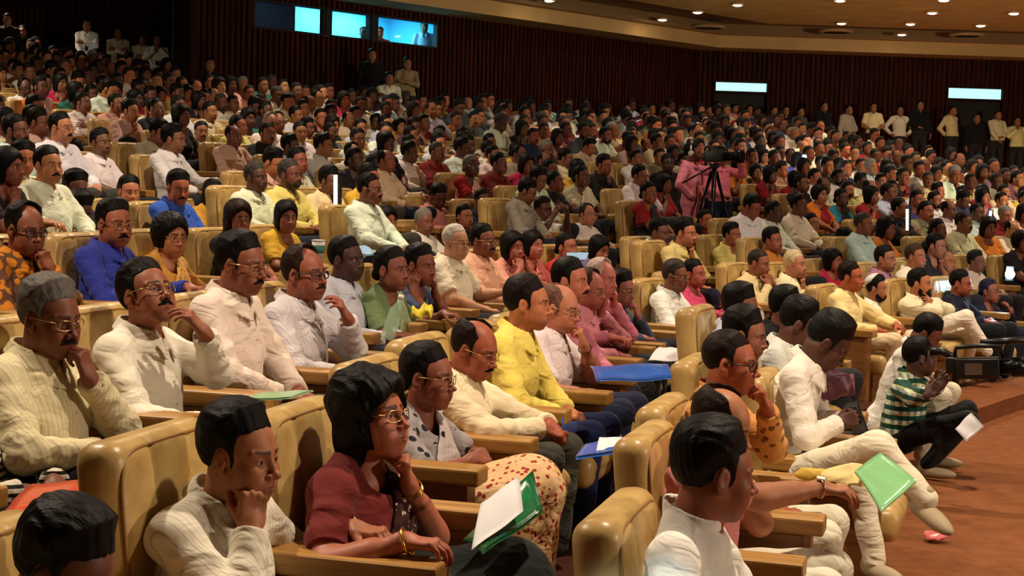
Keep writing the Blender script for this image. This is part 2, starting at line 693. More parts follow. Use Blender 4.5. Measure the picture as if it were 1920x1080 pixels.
def sphere_mesh(c, r, axis, n=14):
    """uv sphere with its pole along axis; returns verts, faces, polar angle of each face"""
    R = frame_xz(axis, (0.1, 0.2, 1))
    v = []; f = []; ang = []
    m = n
    for i in range(m + 1):
        th = math.pi * i / m
        for k in range(n):
            ph = 2 * math.pi * k / n
            v.append(np.array(c) + r * (R @ np.array([math.cos(th), math.sin(th) * math.cos(ph), math.sin(th) * math.sin(ph)])))
    for i in range(m):
        for k in range(n):
            f.append((i * n + k, i * n + (k + 1) % n, (i + 1) * n + (k + 1) % n, (i + 1) * n + k))
            ang.append(math.pi * (i + 0.5) / m)
    return np.array(v, np.float32), np.array(f, np.int32), np.array(ang)
# ------------------------------------------------------------------ people
# local frame of a person: x forward, y to their left, z up, origin on the floor under the hips
FACE0 = dict(w=1.0, jaw=1.0, nose=1.0, cheek=1.0, chin=1.0, brow=1.0, beardshade=0.35, old=0.0, long=1.0)


def sym(Q):
    S = Q.copy()
    S[:, 1] = np.abs(S[:, 1])
    return S


def head_sdf(Q, p):
    """head in its own frame: origin at eye level between the ears, x to the face"""
    w = p['w']
    Q = Q / A32((1.0, w, p['long']))
    S = sym(Q)
    d = ell(S, (-.020, 0, .034), (.094, .075, .084))
    d = smin(d, ell(S, (.022, 0, -.004), (.066, .061, .080)), .03)
    d = smin(d, ell(S, (.012, 0, -.058), (.066, .052 * p['jaw'], .050)), .03)
    d = smin(d, cap(S, (-.022, .050 * p['jaw'], -.045), (.050, .022, -.098), .016, .015), .03)
    d = smin(d, cap(S, (.066, 0, -.100), (.060, .010, -.102), .016 * p['chin'], .015), .022)
    d = smin(d, ell(S, (.052, .040, -.028), (.028, .022 * p['cheek'], .024)), .02)
    d = smin(d, ell(S, (.050, .034, -.062), (.030, .024 * p['cheek'], .030)), .025)
    d = smin(d, cap(S, (.078, .010, .020), (.064, .046, .018), .0085 * p['brow'], .007), .012)
    # eye sockets, lids
    d = smax(d, -ell(S, (.092, .031, -.001), (.016, .019, .0125)), .014)
    d = smin(d, ell(S, (.0665, .031, -.002), (.0150, .0155, .0145)), .005)
    d = smax(d, -ell(S, (.0830, .0315, -.0025), (.0100, .0120, .0042)), .002)
    # nose
    n = p['nose']
    d = smin(d, cap(S, (.080, 0, .010), (.101 + .004 * (n - 1), 0, -.030), .0075, .0095 * n), .010)
    d = smin(d, ell(S, (.106, 0, -.034), (.0125 * n, .0115 * n, .0100 * n)), .008)
    d = smin(d, ell(S, (.094, .0135 * n, -.038), (.0105, .0080 * n, .0078)), .006)
    d = smax(d, -ell(S, (.100, .0075 * n, -.0455), (.006, .0042, .004)), .003)
    # mouth
    d = smin(d, ell(S, (.070, 0, -.064), (.024, .028, .024)), .02)
    d = smin(d, cap(S, (.0935, 0, -.0625), (.080, .021, -.0665), .0052, .0030), .004)
    d = smin(d, cap(S, (.0915, 0, -.0725), (.079, .020, -.0690), .0068, .0032), .004)
    d = smax(d, -cap(S, (.100, 0, -.0672), (.083, .023, -.0678), .0017), .003)
    if p['old'] > 0:
        d = smax(d, -cap(S, (.088, .018, -.040), (.076, .033, -.068), .0030 * p['old']), .008)
        d = smax(d, -cap(S, (.082, .020, -.018), (.070, .040, -.020), .0022 * p['old']), .006)
    # ears
    Re = rotm(-18, 12, 8)
    e = ell(S, (-.012, .0775, -.006), (.0190, .0072, .0310), Re)
    e = smin(e, ell(S, (-.006, .0750, -.032), (.0090, .0055, .0100)), .006)
    e = smax(e, -ell(S, (-.008, .0860, -.004), (.0110, .0065, .0190), Re), .004)
    d = smin(d, e, .005)
    return d


def head_cols(Q, p):
    """skin tint, multiplied by the person's own skin tone"""
    Q = Q / A32((1.0, p['w'], p['long']))
    S = sym(Q)
    n = len(Q)
    c = np.ones((n, 3), np.float32)
    def blend(mask, col):
        m = np.clip(mask, 0, 1)[:, None]
        c[:] = c * (1 - m) + A32(col) * m
    g = lambda cc, r: np.exp(-(((S - A32(cc)) / A32(r)) ** 2).sum(1))
    blend(.35 * g((.10, 0, -.034), (.02, .02, .014)), (1.05, .72, .62))
    blend(.30 * g((.060, .042, -.030), (.03, .02, .025)), (1.05, .78, .68))
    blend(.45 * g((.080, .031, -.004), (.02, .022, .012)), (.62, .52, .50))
    lip = np.minimum(cap(S, (.0935, 0, -.0625), (.080, .021, -.0665), .0052, .0030), cap(S, (.0915, 0, -.0725), (.079, .020, -.0690), .0068, .0032))
    blend(np.clip((.0022 - lip) / .0018, 0, 1) * .8, p.get('lip', (.78, .46, .44)))
    br = cap(S, (.083, .012, .0215), (.070, .045, .0225), .0058, .0030)
    blend(np.clip((.0030 - br) / .002, 0, 1) * .92, p.get('browc', (.07, .06, .06)))
    if p['beardshade'] > 0:
        b = np.minimum(ell(S, (.045, 0, -.085), (.055, .060, .040)), 1)
        blend(np.clip((-b) / .012, 0, 1) * p['beardshade'] * (lip > .003), (.42, .42, .44))
    blend(.5 * g((-.008, .088, -.004), (.010, .01, .016)), (.66, .42, .38))
    return c


def hair_region(Q, hp):
    S = sym(Q)
    front = hp.get('front', 0.0)    # receding hair line
    x, y, z = S[:, 0], S[:, 1], S[:, 2]
    # boundary in side view: forehead hairline down to the sideburn
    n1 = unit((.62, 0, -.78))
    # forehead hairline high in the middle, higher still at the temples, then down to the sideburn
    d1 = (x - (.066 - front)) * n1[0] + (z - .074) * n1[2] + .22 * np.maximum(y - .018, 0) * (z > .03)
    side = x - (.030 - front * .3) + .35 * np.maximum(-z, 0)
    d1 = np.minimum(d1, side * .9)
    d1 = -smin(-d1, -np.minimum(side * .9, (x - .050) + (.064 - z) * .9), .006)
    n2 = unit((.28, 0, -1))
    low = hp.get('low', -.052)
    d2 = (x - .0) * n2[0] + (z - low) * n2[2]
    d = smax(d1, d2, .012)
    sb = np.maximum(np.maximum(x - .034, z - .05), -(z + .018))  # sideburn strip is kept, skin in front of it
    ear = ell(S, (-.010, .078, -.012), (.023, .022, .037))
    d = smax(d, -ear, .006)
    return d


def hair_sdf(Q, p, hp, detail=True):
    Q = Q / A32((1.0, p['w'], p['long']))
    S = sym(Q)
    st = hp['style']
    t = hp.get('t', .012)
    top = hp.get('top', .010)
    reg = hair_region(Q, hp)
    lift = np.clip(-reg / (.046 + .050 * np.clip(Q[:, 0] / .05, 0, 1)), 0.01, 1) ** 1.2 if st in ('short', 'bald', 'balding', 'tied', 'plait') else 1.0
    d = ell(Q, (-.020, 0, .034), (.0955, .0765, .0855))
    d = smin(d, ell(Q, (.022, 0, -.004), (.0668, .0618, .0812)), .03)
    d = d - .001 - (t * .9 + top * 1.0 * np.clip((Q[:, 2] - .03) / .08, 0, 1)) * lift
    if st == 'bald':
        reg = smax(reg, -ell(S, (.030, 0, .110), (.125, .062, .085)), .012)
    elif st == 'balding':
        reg = smax(reg, -ell(S, (.055, 0, .085), (.080, .054, .065)), .015)
    elif st == 'bob' or st == 'long' or st == 'puffy':
        # hair that covers the ears
        n1 = unit((.75, 0, -.60))
        fr = (S[:, 0] - .066) * n1[0] + (S[:, 2] - .055) * n1[2] - .25 * S[:, 1]
        fr = np.minimum(fr, np.maximum(fr - .05, S[:, 0] - .030))
        reg = smax(fr, -(S[:, 2] + {'bob': .105, 'long': .10, 'puffy': .07}[st]), .015)
        d = smin(d, ell(S, (-.034, .046, -.035), (.056, .040, .080)), .03)
        if st == 'puffy':
            d = smin(d, ell(Q, (-.045, 0, .03), (.095, .10, .095)), .03)
    elif st == 'tied':
        reg = smax(reg, -(S[:, 2] + .09), .01)
    d = smax(d, reg, .010)
    if st == 'tied':
        d = smin(d, ell(Q, (-.118, 0, -.030), (.034, .042, .040)), .012)
    elif st == 'plait':
        d = smin(d, cap(Q, (-.105, 0, -.03), (-.115, .01, -.26), .026, .014), .015)
    elif st == 'long':
        d = smin(d, cap(S, (-.055, .028, -.03), (-.080, .050, -.27), .052, .034), .035)
    if detail:
        x, y, z = Q[:, 0], Q[:, 1], Q[:, 2]
        w = np.sin(y * 330 + 3 * np.sin(x * 40 + z * 25)) * .5 + np.sin(y * 170 + x * 90 + 2 * np.sin(z * 60)) * .5
        amp = .0013 if hp.get('wavy', 0) == 0 else .0042 * min(1, hp['wavy'])
        if amp > .002:
            w = (np.sin(z * 62 + 2.2 * np.sin(x * 34 + y * 20) + x * 30) * .9 + w * .5) if hp['wavy'] > 1 else (np.sin(x * 150 + 2 * np.sin(y * 110)) * np.sin(z * 140 + 2 * np.sin(x * 90)) * .6 + w * .5)
        d = d - w * amp
    return d


def beard_sdf(Q, p, kind):
    Q = Q / A32((1.0, p['w'], p['long']))
    S = sym(Q)
    d = np.full(len(Q), 1.0, np.float32)
    if kind in ('moustache', 'full', 'long'):
        k = 1.0
        d = cap(S, (.0975, .002, -.0520), (.083, .029, -.0640), .0088 * k, .0058)
    if kind in ('full', 'long', 'stubble'):
        g = .012 if kind != 'stubble' else .003
        b = ell(S, (.020, 0, -.060), (.066 + g, .056 + g, .056 + g))
        b = smax(b, S[:, 2] + .045 - .9 * np.maximum(.04 - S[:, 0], 0), .01)
        b = smax(b, -ell(S, (.095, 0, -.066), (.022, .021, .011)), .006)
        b = smax(b, -(S[:, 0] + .012), .01)
        if kind == 'long':
            b = smin(b, cap(Q, (.060, 0, -.105), (.050, 0, -.165), .040, .022), .025)
        d = smin(d, b, .006)
    x, y, z = Q[:, 0], Q[:, 1], Q[:, 2]
    return d - .0012 * np.sin(y * 420 + z * 120) * np.sin(z * 260 + x * 90)


def hand_chain(side, pose):
    """finger joints in the hand frame: x along the fingers, z out of the back, thumb towards +y (mirrored by side)"""
    c = {'flat': (.12, .15, .1), 'relax': (.45, .55, .35), 'curl': (1.0, 1.15, .7), 'fist': (1.45, 1.65, .9),
         'point': (.5, .9, .5), 'pinch': (.75, .9, .4), 'grip': (.9, 1.0, .6)}[pose]
    chains = []
    for i, (y, l, ya) in enumerate([(.030, .074, .10), (.010, .082, .02), (-.010, .076, -.05), (-.028, .060, -.13)]):
        x0 = .090 - (.004 if i in (0, 2) else .012 if i == 3 else 0)
        p = np.array([x0, y, 0.004])
        a = 0.0
        pts = [p]
        k = 1.0 + .08 * i
        if pose == 'point' and i == 0:
            cc = (.1, .15, .1)
        elif pose == 'pinch' and i > 1:
            cc = (c[0] + .25, c[1] + .2, c[2])
        else:
            cc = c
        for j, fr in enumerate((.46, .30, .24)):
            a += cc[j] * k
            dirv = np.array([math.cos(a) * math.cos(ya), math.sin(ya) * math.cos(a * .8), -math.sin(a)])
            p = p + dirv * l * fr
            pts.append(p)
        chains.append((pts, (.0092, .0084, .0078, .0066) if i < 3 else (.0080, .0074, .0068, .0058)))
    th = {'flat': [(.75, .66, -.1), (.85, .5, -.1), (.95, .25, -.1)], 'relax': [(.7, .6, -.4), (.85, .3, -.4), (.95, .1, -.3)],
          'fist': [(.7, .45, -.55), (.75, -.15, -.6), (.5, -.75, -.45)], 'curl': [(.7, .55, -.5), (.85, .0, -.5), (.8, -.3, -.4)],
          'point': [(.7, .5, -.5), (.8, -.1, -.6), (.7, -.5, -.4)], 'pinch': [(.7, .5, -.6), (.9, .0, -.5), (.95, -.1, -.2)],
          'grip': [(.65, .5, -.6), (.8, .0, -.6), (.8, -.2, -.5)]}[pose]
    p = np.array([.022, .030, -.004]); pts = [p]
    for dv, l in zip(th, (.044, .034, .026)):
        p = p + unit(dv) * l
        pts.append(p)
    chains.append((pts, (.0150, .0108, .0098, .0080)))
    out = []
    for pts, rs in chains:
        out.append(([np.array([q[0], q[1] * side, q[2]]) for q in pts], rs))
    return out


def hand_sdf(Q, side, chains):
    """side +1: thumb on +y"""
    d = rbox(Q, (.048, 0.002 * side, 0), (.046, .040, .0135), .0125)
    d = smin(d, ell(Q, (.034, .022 * side, -.008), (.032, .018, .014)), .012)
    d = smin(d, cap(Q, (-.02, 0, 0), (.02, 0, 0), .024, .022), .02)
    for pts, rs in chains:
        f = None
        for a, b, ra, rb in zip(pts[:-1], pts[1:], rs[:-1], rs[1:]):
            g = cap(Q, a, b, ra, rb)
            f = g if f is None else np.minimum(f, g)
        d = smin(d, f, .006)
    for (pts, rs) in chains[:4]:
        d = smin(d, ell(Q, pts[0] + np.array([-.002, 0, .006]), (.010, .0085, .007)), .006)
    return d


def ik(S, W, l1, l2, hint):
    S = np.asarray(S, float); W = np.asarray(W, float)
    v = W - S
    L = np.linalg.norm(v)
    mx = (l1 + l2) * .985
    if L > mx:
        W = S + v / L * mx; v = W - S; L = mx
    u = v / L
    a = (l1 * l1 - l2 * l2 + L * L) / (2 * L)
    h = math.sqrt(max(l1 * l1 - a * a, 0))
    n = np.asarray(hint, float); n = unit(n - u * np.dot(n, u))
    return S + u * a + n * h, W


def arm_target(kind, s, hc, Rh, k):
    """wrist, elbow hint, finger direction, back-of-hand normal, hand pose. s=+1 left, -1 right"""
    H = lambda v: hc + (Rh @ np.array(v)) * k
    HD = lambda v: Rh @ np.array(v)
    if kind == 'lap':   return np.array([.30, s * .075, .60]), (-.3, s * 1, -.5), (.75, -s * .62, -.15), (0.1, 0, 1), 'relax'
    if kind == 'lapin': return np.array([.26, s * .05, .64]), (-.3, s * 1, -.4), (.35, -s * .9, -.1), (0.4, 0, 1), 'curl'
    if kind == 'thigh': return np.array([.36, s * .15, .60]), (-.3, s * 1, -.3), (1, -s * .1, -.15), (0.1, s * .2, 1), 'flat'
    if kind == 'rest':  return np.array([.28, s * .31, .705]), (-.6, s * .5, -.6), (1, -s * .12, -.06), (0, 0, 1), 'relax'
    if kind == 'chin':  return H((.070, s * .030, -.205)), (.3, s * .7, -1), HD((.10, -s * .18, 1)), HD((.9, s * .5, .1)), 'fist'
    if kind == 'cheek': return H((.062, s * .080, -.165)), (.5, s * .5, -1), HD((.05, -s * .22, 1)), HD((.75, s * .8, .1)), 'fist'
    if kind == 'fistface': return H((.080, s * .056, -.160)), (.7, s * .5, -1), HD((-.06, -s * .12, 1)), HD((.9, s * .5, .1)), 'fist'
    if kind == 'temple': return H((.045, s * .098, -.150)), (.3, s * .8, -1), HD((.0, -s * .12, 1)), HD((.2, s * 1, 0)), 'relax'
    if kind == 'mouth': return H((.150, s * .040, -.165)), (.3, s * .8, -1), HD((-.42, -s * .22, .9)), HD((.9, s * .3, .35)), 'curl'
    if kind == 'off':   return H((.20, s * .05, -.20)), (.3, s * .8, -1), HD((-.1, -s * .5, .75)), HD((.8, s * .4, .5)), 'relax'
    if kind == 'write': return np.array([.42, s * .05, .64]), (-.3, s * 1, -.4), (.8, -s * .4, -.35), (0.2, s * .3, 1), 'pinch'
    if kind == 'phone': return np.array([.36, s * .05, .78]), (-.1, s * .8, -.8), (.8, -s * .2, .3), (0, s * 1, .1), 'grip'
    if kind == 'photo': return H((.30, s * .085, -.035)), (.2, s * .7, -1), HD((.35, -s * .35, .9)), HD((.3, s * 1, .1)), 'grip'
    if kind == 'fold':  return np.array([.16, -s * .07, .78]), (-.1, s * 1, -.3), (.0, -s * 1, .1), (1, 0, .3), 'flat'
    if kind == 'hang':  return np.array([.02, s * .27, .72]), (-1, s * .2, 0), (.1, 0, -1), (0, s * 1, 0), 'relax'
    if kind == 'hip':   return np.array([.04, s * .20, .98]), (-.5, s * 1, 0), (.4, -s * .5, -.6), (.3, s * 1, 0), 'relax'
    if kind == 'up':    return H((.12, s * .24, .05)), (.1, s * 1, -.3), HD((.2, -s * .2, 1)), HD((.4, s * 1, 0)), 'relax'
    if kind == 'back':  return np.array([-.14, s * .08, .95]), (-.4, s * 1, 0), (0, -s * 1, -.3), (-1, 0, 0), 'relax'
    raise KeyError(kind)


PD = dict(yaw=0, pitch=0, roll=0, tyaw=0, fat=1.0, sex='m', hair=dict(style='short'), hairc=(16, 12, 11), skin=(150, 98, 66),
          top=(232, 226, 210), mat='cloth', sleeve='long', legs=(38, 36, 40), legm='cloth', arms=('lap', 'lap'), beard=None,
          beardc=None, glasses=None, collar=True, head=1.0, face={}, stand=False, hz=1.04, hx=0.0, drape=None, drapem='cloth',
          cross=False, shoes=None, hip=(0, 0), bust=0.0, lower=True, ear=False, knee=None, elb={}, sw=1.0, skirt=False)


def person_geo(sp, h0=.0025):
    """all meshes of one person in the local frame: list of (name, verts, faces, colours, material key, colour)"""
    p = dict(PD); p.update(sp)
    fp = dict(FACE0); fp.update(p['face'])
    if p['sex'] == 'f':
        fp['beardshade'] = 0
        fp['jaw'] *= .92; fp['brow'] *= .7
        if 'nose' not in p['face']: fp['nose'] = .9
    k = p['head']
    rng = np.random.default_rng(abs(hash((round(p['hz'], 3), p['yaw'], p['fat'], str(p['arms'])))) % 9999)
    stand = p['stand']
    hz = p['hz'] if not stand else p.get('hz', 1.55)
    hc = np.array([p['hx'], p.get('hy', 0.0), hz])
    Rh = rotm(p['yaw'], p['pitch'], p['roll'])
    w = .93 if p['sex'] == 'f' else 1.0
    w *= p['sw']
    fat = p['fat']
    base_z = .94 if stand else p.get('hipz', .47)
    H = np.array([p['hip'][0], p['hip'][1], base_z])
    NB = hc + Rh @ np.array([-.030, 0, -.070]) * k + np.array([-.028, 0, -.070])
    L = np.linalg.norm(NB - H)
    up = unit(NB - H)
    ty = math.radians(p['tyaw'])
    lat = unit(np.cross(up, (math.cos(ty), math.sin(ty), 0.0)))   # to the left
    fwd = unit(np.cross(lat, up))
    RT = np.stack([fwd, lat, up], 1)
    T = lambda v: NB + RT @ np.array(v)
    shz = -.054
    SL = {1: T((-.012, .168 * w, shz)), -1: T((-.012, -.168 * w, shz))}
    chest = T((.000, 0, -.185))
    mid = H + up * L * .42 + fwd * .01 * fat
    torso_core = lambda P, o=0.0: np.minimum(cap(P, H + up * .05, NB - up * .09, .09 + o, .08 + o), cap(P, SL[1], SL[-1], .042 + o))
    neck0 = hc + Rh @ np.array([-.030, 0, -.055]) * k
    nr = (.050 if p['sex'] == 'f' else .058) * (1 + .25 * (fat - 1))
    ll = (.275, .245)
    if stand: ll = (.285, .255)
    arms = {}
    for s, kind in ((1, p['arms'][0]), (-1, p['arms'][1])):
        if kind is None: continue
        if isinstance(kind, str):
            W, hint, hd, hn, hp = arm_target(kind, s, hc, Rh, k)
            if stand and kind in ('lap', 'lapin'): W = W + np.array([-.1, 0, .38])
            if stand and kind == 'hang': W = W + np.array([0, 0, .12])
            if stand and kind == 'fold': W = W + np.array([.02, 0, .42])
        else:
            W, hint, hd, hn, hp = kind
            W = np.array(W, float)
        E, W2 = ik(SL[s], W, ll[0] * w, ll[1] * w, hint)
        arms[s] = (SL[s], E, W2, frame_xz(hd, hn), hand_chain(1 if s == -1 else -1, hp))
    parts = []
    hh = h0
    # ---- skin: head and neck
    def f_head(P):
        Q = ((P - A32(hc)) @ A32(Rh)) / k
        d = head_sdf(Q, fp) * k
        d = smin(d, cap(P, neck0, NB + fwd * .012 - up * .01, nr, nr * 1.08), .03)
        if p['sex'] == 'm':
            d = smin(d, ell(P, NB + fwd * (nr * .95) + up * .030, (.012, .010, .016)), .012)
        d = smin(d, ell(P, T((.012, 0, -.055)), (.075, .11 * w, .060)), .045)
        return d
    lo = np.minimum(hc - .16 * k, NB - .14); hi = np.maximum(hc + .16 * k, NB + .14)
    v, f = sdf_mesh(f_head, lo, hi, hh)
    c = head_cols(((v - A32(hc)) @ A32(Rh)) / k, fp)
    skins = [(v, f, c)]
    # ---- skin: arms and hands (each with its shoulder)
    sleeve = p['sleeve']
    for s, (S0, E, W, RH, ch) in arms.items():
        ck = s
        g = w * (1 + .35 * (fat - 1))
        def f_arm(P, S0=S0, E=E, W=W, RH=RH, ch=ch, s=s, g=g):
            d = cap(P, E, W, .040 * g, .0245 * g)
            el = unit(W - E)
            d = smin(d, cap(P, E + el * .04, E + el * .13, .042 * g, .036 * g), .02)
            if sleeve != 'long':
                d = smin(d, cap(P, S0, E, .052 * g, .041 * g), .03)
            Q = (P - A32(W)) @ A32(RH)
            hs = .95 if p['sex'] == 'm' else .88
            near = (np.abs(Q).max(1) < .24)
            dh = np.linalg.norm(Q, axis=1) - .12
            dh = np.maximum(dh, .03).astype(np.float32)
            if near.any():
                dh[near] = hand_sdf(Q[near] / hs, 1 if s == -1 else -1, ch) * hs
            return smin(d, dh, .014)
        pts = np.stack([E, W, W + RH[:, 0] * .19] + ([S0] if sleeve != 'long' else []))
        v, f = sdf_mesh(f_arm, pts.min(0) - .085, pts.max(0) + .085, hh * 1.25 if h0 < .006 else hh)
        c = np.ones((len(v), 3), np.float32)
        q = (v - A32(W)) @ A32(RH)
        tip = np.clip((q[:, 0] - .07) / .1, 0, 1)[:, None] * .12
        c = c * (1 - tip) + A32((1.1, .75, .68)) * tip
        pal = np.clip(-q[:, 2] / .02, 0, 1)[:, None] * (q[:, 0] > 0)[:, None] * .3
        c = c * (1 - pal) + A32((1.35, 1.12, 1.05)) * pal
        skins.append((v, f, c))
    # hidden core joins head and arms into one body
    if h0 < .02:
        v, f = sdf_mesh(lambda P: torso_core(P), np.minimum(H, NB) - .26, np.maximum(H, NB) + .26, .022)
        skins.append((v, f, np.ones((len(v), 3), np.float32)))
    v, f, c = join(skins)
    # eyeballs
    mi = np.zeros(len(f), np.int32)
    if h0 < .008:
        look = Rh @ unit((1, p.get('look', 0.0), p.get('lookz', 0.0)))
        for s in (1, -1):
            ec = hc + Rh @ (np.array([.0675, s * .031 * fp['w'], -.002 * fp['long']])) * k
            ev, ef, ang = sphere_mesh(ec, .0128 * k, look, 14)
            n0 = len(v)
            v = np.concatenate([v, ev]); c = np.concatenate([c, np.ones((len(ev), 3), np.float32)])
            f = np.concatenate([f, ef + n0]); mi = np.concatenate([mi, np.where(ang < .50, 2, 1).astype(np.int32)])
    parts.append(('person', v, f, c, 'skin', p['skin'], mi))
    # ---- hair
    hp = dict(p['hair'])
    if hp['style'] != 'none':
        def f_hair(P):
            Q = ((P - A32(hc)) @ A32(Rh)) / k
            return hair_sdf(Q, fp, hp, h0 < .01) * k
        ext = .42 if hp['style'] in ('long', 'plait') else .20
        v, f = sdf_mesh(f_hair, hc - np.array([.22, .18, ext if hp['style'] in ('long', 'plait') else .17]) * k, hc + np.array([.17, .18, .19]) * k, hh * 1.15)
        parts.append(('hair', v, f, None, 'hair', p['hairc'], None))
    if p['beard']:
        def f_b(P):
            Q = ((P - A32(hc)) @ A32(Rh)) / k
            return beard_sdf(Q, fp, p['beard']) * k
        cc = hc + Rh @ np.array([.05, 0, -.10]) * k
        v, f = sdf_mesh(f_b, cc - .14, cc + .14, min(hh, .0045) if p['beard'] == 'moustache' else hh * 1.1)
        parts.append(('moustache' if p['beard'] == 'moustache' else 'beard', v, f, None, 'hair', p['beardc'] or p['hairc'], None))
    # ---- shirt
    so = .016
    fem = p['sex'] == 'f'
    def torso(P, o):
        d = ell(P, chest, (.112 * (1 + .3 * (fat - 1)) + o, .158 * w * (1 + .2 * (fat - 1)) + o, .185 + o), RT)
        d = smin(d, ell(P, mid, (.112 * fat + o, .150 * w * fat + o, .18 + o), RT), .06)
        d = smin(d, ell(P, H + np.array([.01, 0, .03]), (.125 * fat + o, .172 * fat + o, .13 + o)), .06)
        d = smin(d, cap(P, SL[1] + up * .004, SL[-1] + up * .004, .044 + o), .04)
        d = smin(d, cap(P, T((-.020, .046, .012)), SL[1] + up * .006, .036 + o, .042 + o), .03)
        d = smin(d, cap(P, T((-.020, -.046, .012)), SL[-1] + up * .006, .036 + o, .042 + o), .03)
        if not fem:
            d = smin(d, ell(P, T((.014, 0, -.046)), (.078 + o, .105 + o, .046 + o), RT), .03)
        if fem:
            for s in (1, -1):
                d = smin(d, ell(P, T((.085, s * .068, -.215)), (.058 + o, .062 + o, .060 + o), RT), .04)
        return d
    ca, cb = neck0, NB + fwd * .012 - up * .02
    ph = rng.uniform(0, 6, 8)
    def folds(P, amp):
        q = (P - A32(NB)) @ A32(RT)
        a = np.sin(q[:, 2] * 60 + 2.2 * np.sin(q[:, 1] * 13 + ph[0]) + 1.5 * np.sin(q[:, 0] * 21 + ph[1])) * np.clip(-q[:, 2] * 4.0 - .5, 0.1, 1)
        b = np.sin((q[:, 2] + q[:, 1]) * 42 + 2 * np.sin(q[:, 0] * 17 + ph[2]) + ph[3])
        c2 = np.sin((q[:, 2] - q[:, 1] * .8) * 37 + 2 * np.sin(q[:, 1] * 15 + ph[4]) + ph[5])
        return (a * .9 + b * .45 + c2 * .45) * amp
    hs_ = max(hh * 1.8, .0048) if h0 < .009 else max(hh * 1.5, .022)
    def f_shirt(P):
        d = torso(P, so * .55)
        for s, (S0, E, W, RH, ch) in arms.items():
            g = w * (1 + .35 * (fat - 1))
            ua = cap(P, S0, E, .054 * g + so * .6, .048 * g + so * .7)
            if h0 < .01:
                ba = E - S0; t = ((P - A32(S0)) @ A32(ba)) / float(ba @ ba)
                rad = (P - A32(S0)) @ A32(frame_xz(ba, (0.3, .2, 1))[:, 1:])
                an = np.arctan2(rad[:, 0], rad[:, 1])
                ua = ua - .0026 * np.sin(t * 24 + 1.5 * np.sin(an + ph[6]) + ph[7]) * np.clip(t * 1.4, .2, 1)
            if sleeve == 'long':
                la = cap(P, E, W, .048 * g + so * .6, .033 * g + so * .5)
                if h0 < .01:
                    ba = W - E; t = ((P - A32(E)) @ A32(ba)) / float(ba @ ba)
                    rad = (P - A32(E)) @ A32(frame_xz(ba, (0.3, .2, 1))[:, 1:])
                    an = np.arctan2(rad[:, 0], rad[:, 1])
                    la = la - .0028 * np.sin(t * 26 + 2.0 * np.sin(an + ph[5]) + ph[6]) * np.clip(1.15 - t, 0, 1)
                    la = la - .003 * (t > .80)
                u = unit(W - E)
                la = smax(la, (P - A32(W)) @ A32(u) + .012, .006)
                ua = smin(ua, la, .02)
            elif sleeve == 'short':
                u = unit(E - S0)
                ua = smax(ua, (P - A32(S0 + (E - S0) * .80)) @ A32(u), .008)
            else:
                u = unit(E - S0)
                ua = smax(ua, (P - A32(S0 + (E - S0) * .05)) @ A32(u), .008)
            d = smin(d, ua, .03)
        if h0 < .01:
            d = d - folds(P, .0030)
            q = (P - A32(NB)) @ A32(RT)
            if not fem and p['collar']:
                d = d - .0028 * np.clip((.017 - np.abs(q[:, 1])) / .003, 0, 1) * (q[:, 0] > 0)
        # neck opening
        d = smax(d, -cap(P, ca + up * .1, cb, nr + .005, nr + .010), .010)
        if p['collar']:
            # shirt collar: a stand around the neck and two pointed leaves folded over it
            q = P - A32(NB)
            lx, ly, lz = q @ A32(fwd), np.abs(q @ A32(lat)), q @ A32(up)
            rho = np.sqrt((lx - .006) ** 2 + (ly * 1.02) ** 2)
            rc = nr + .012
            tilt = lz - .012 + .34 * lx              # lower in front than behind
            leaf_r = rc + .005 + .55 * np.maximum(.030 - tilt, 0)
            point = .032 + .55 * np.maximum(lx, 0) * (ly > .012)
            leaf = np.maximum(np.abs(rho - leaf_r) - max(.0060, .66 * hs_), np.maximum(tilt - .034, -(tilt + point * .62 - .006)))
            gap = np.where(lx > 0, .010 + .42 * np.maximum(.034 - tilt, 0) * .35 - ly, -1)
            leaf = smax(leaf, gap, .003)
            d = smin(d, leaf, .003)
            vv = np.maximum(np.maximum(ly - (.002 + .26 * (lz + .050)), -(lz + .050)), np.maximum(.025 - lx, lz - .05))
            d = smax(d, -vv, .003)
        elif not fem:
            # band collar of a kurta
            q = P - A32(NB)
            lx, ly, lz = q @ A32(fwd), np.abs(q @ A32(lat)), q @ A32(up)
            rho = np.sqrt((lx - .006) ** 2 + ly ** 2); tilt = lz - .022 + .34 * lx
            band = np.maximum(np.abs(rho - nr - .013) - max(.0055, .62 * hs_), np.maximum(tilt - .026, -tilt - .075))
            d = smin(d, smax(band, np.where(lx > 0, .006 + .1 * tilt - ly, -1), .003), .004)
            vv = np.maximum(np.maximum(ly - .004, -(lz + .02)), np.maximum(.025 - lx, lz - .05))
            d = smax(d, -vv, .003)
        elif fem:
            d = smax(d, -ell(P, T((.075, 0, -.035)), (.05, .075, .075), RT), .012)
        if stand:
            d = smax(d, -(P[:, 2] - (base_z - .12)), .02)
        else:
            d = smax(d, -(P[:, 2] - (base_z - .07)), .02)
        return d
    pts = [H, NB, SL[1], SL[-1]] + [q for s in arms for q in ([arms[s][1], arms[s][2]] if sleeve == 'long' else [arms[s][1]])]
    pts = np.stack(pts)
    v, f = sdf_mesh(f_shirt, pts.min(0) - np.array([.19, .15, .12]) - .05 * fat, pts.max(0) + np.array([.19, .15, .10]) + .05 * fat, hs_)
    parts.append(('blouse' if fem else 'shirt', v, f, None, p['mat'], p['top'], None))
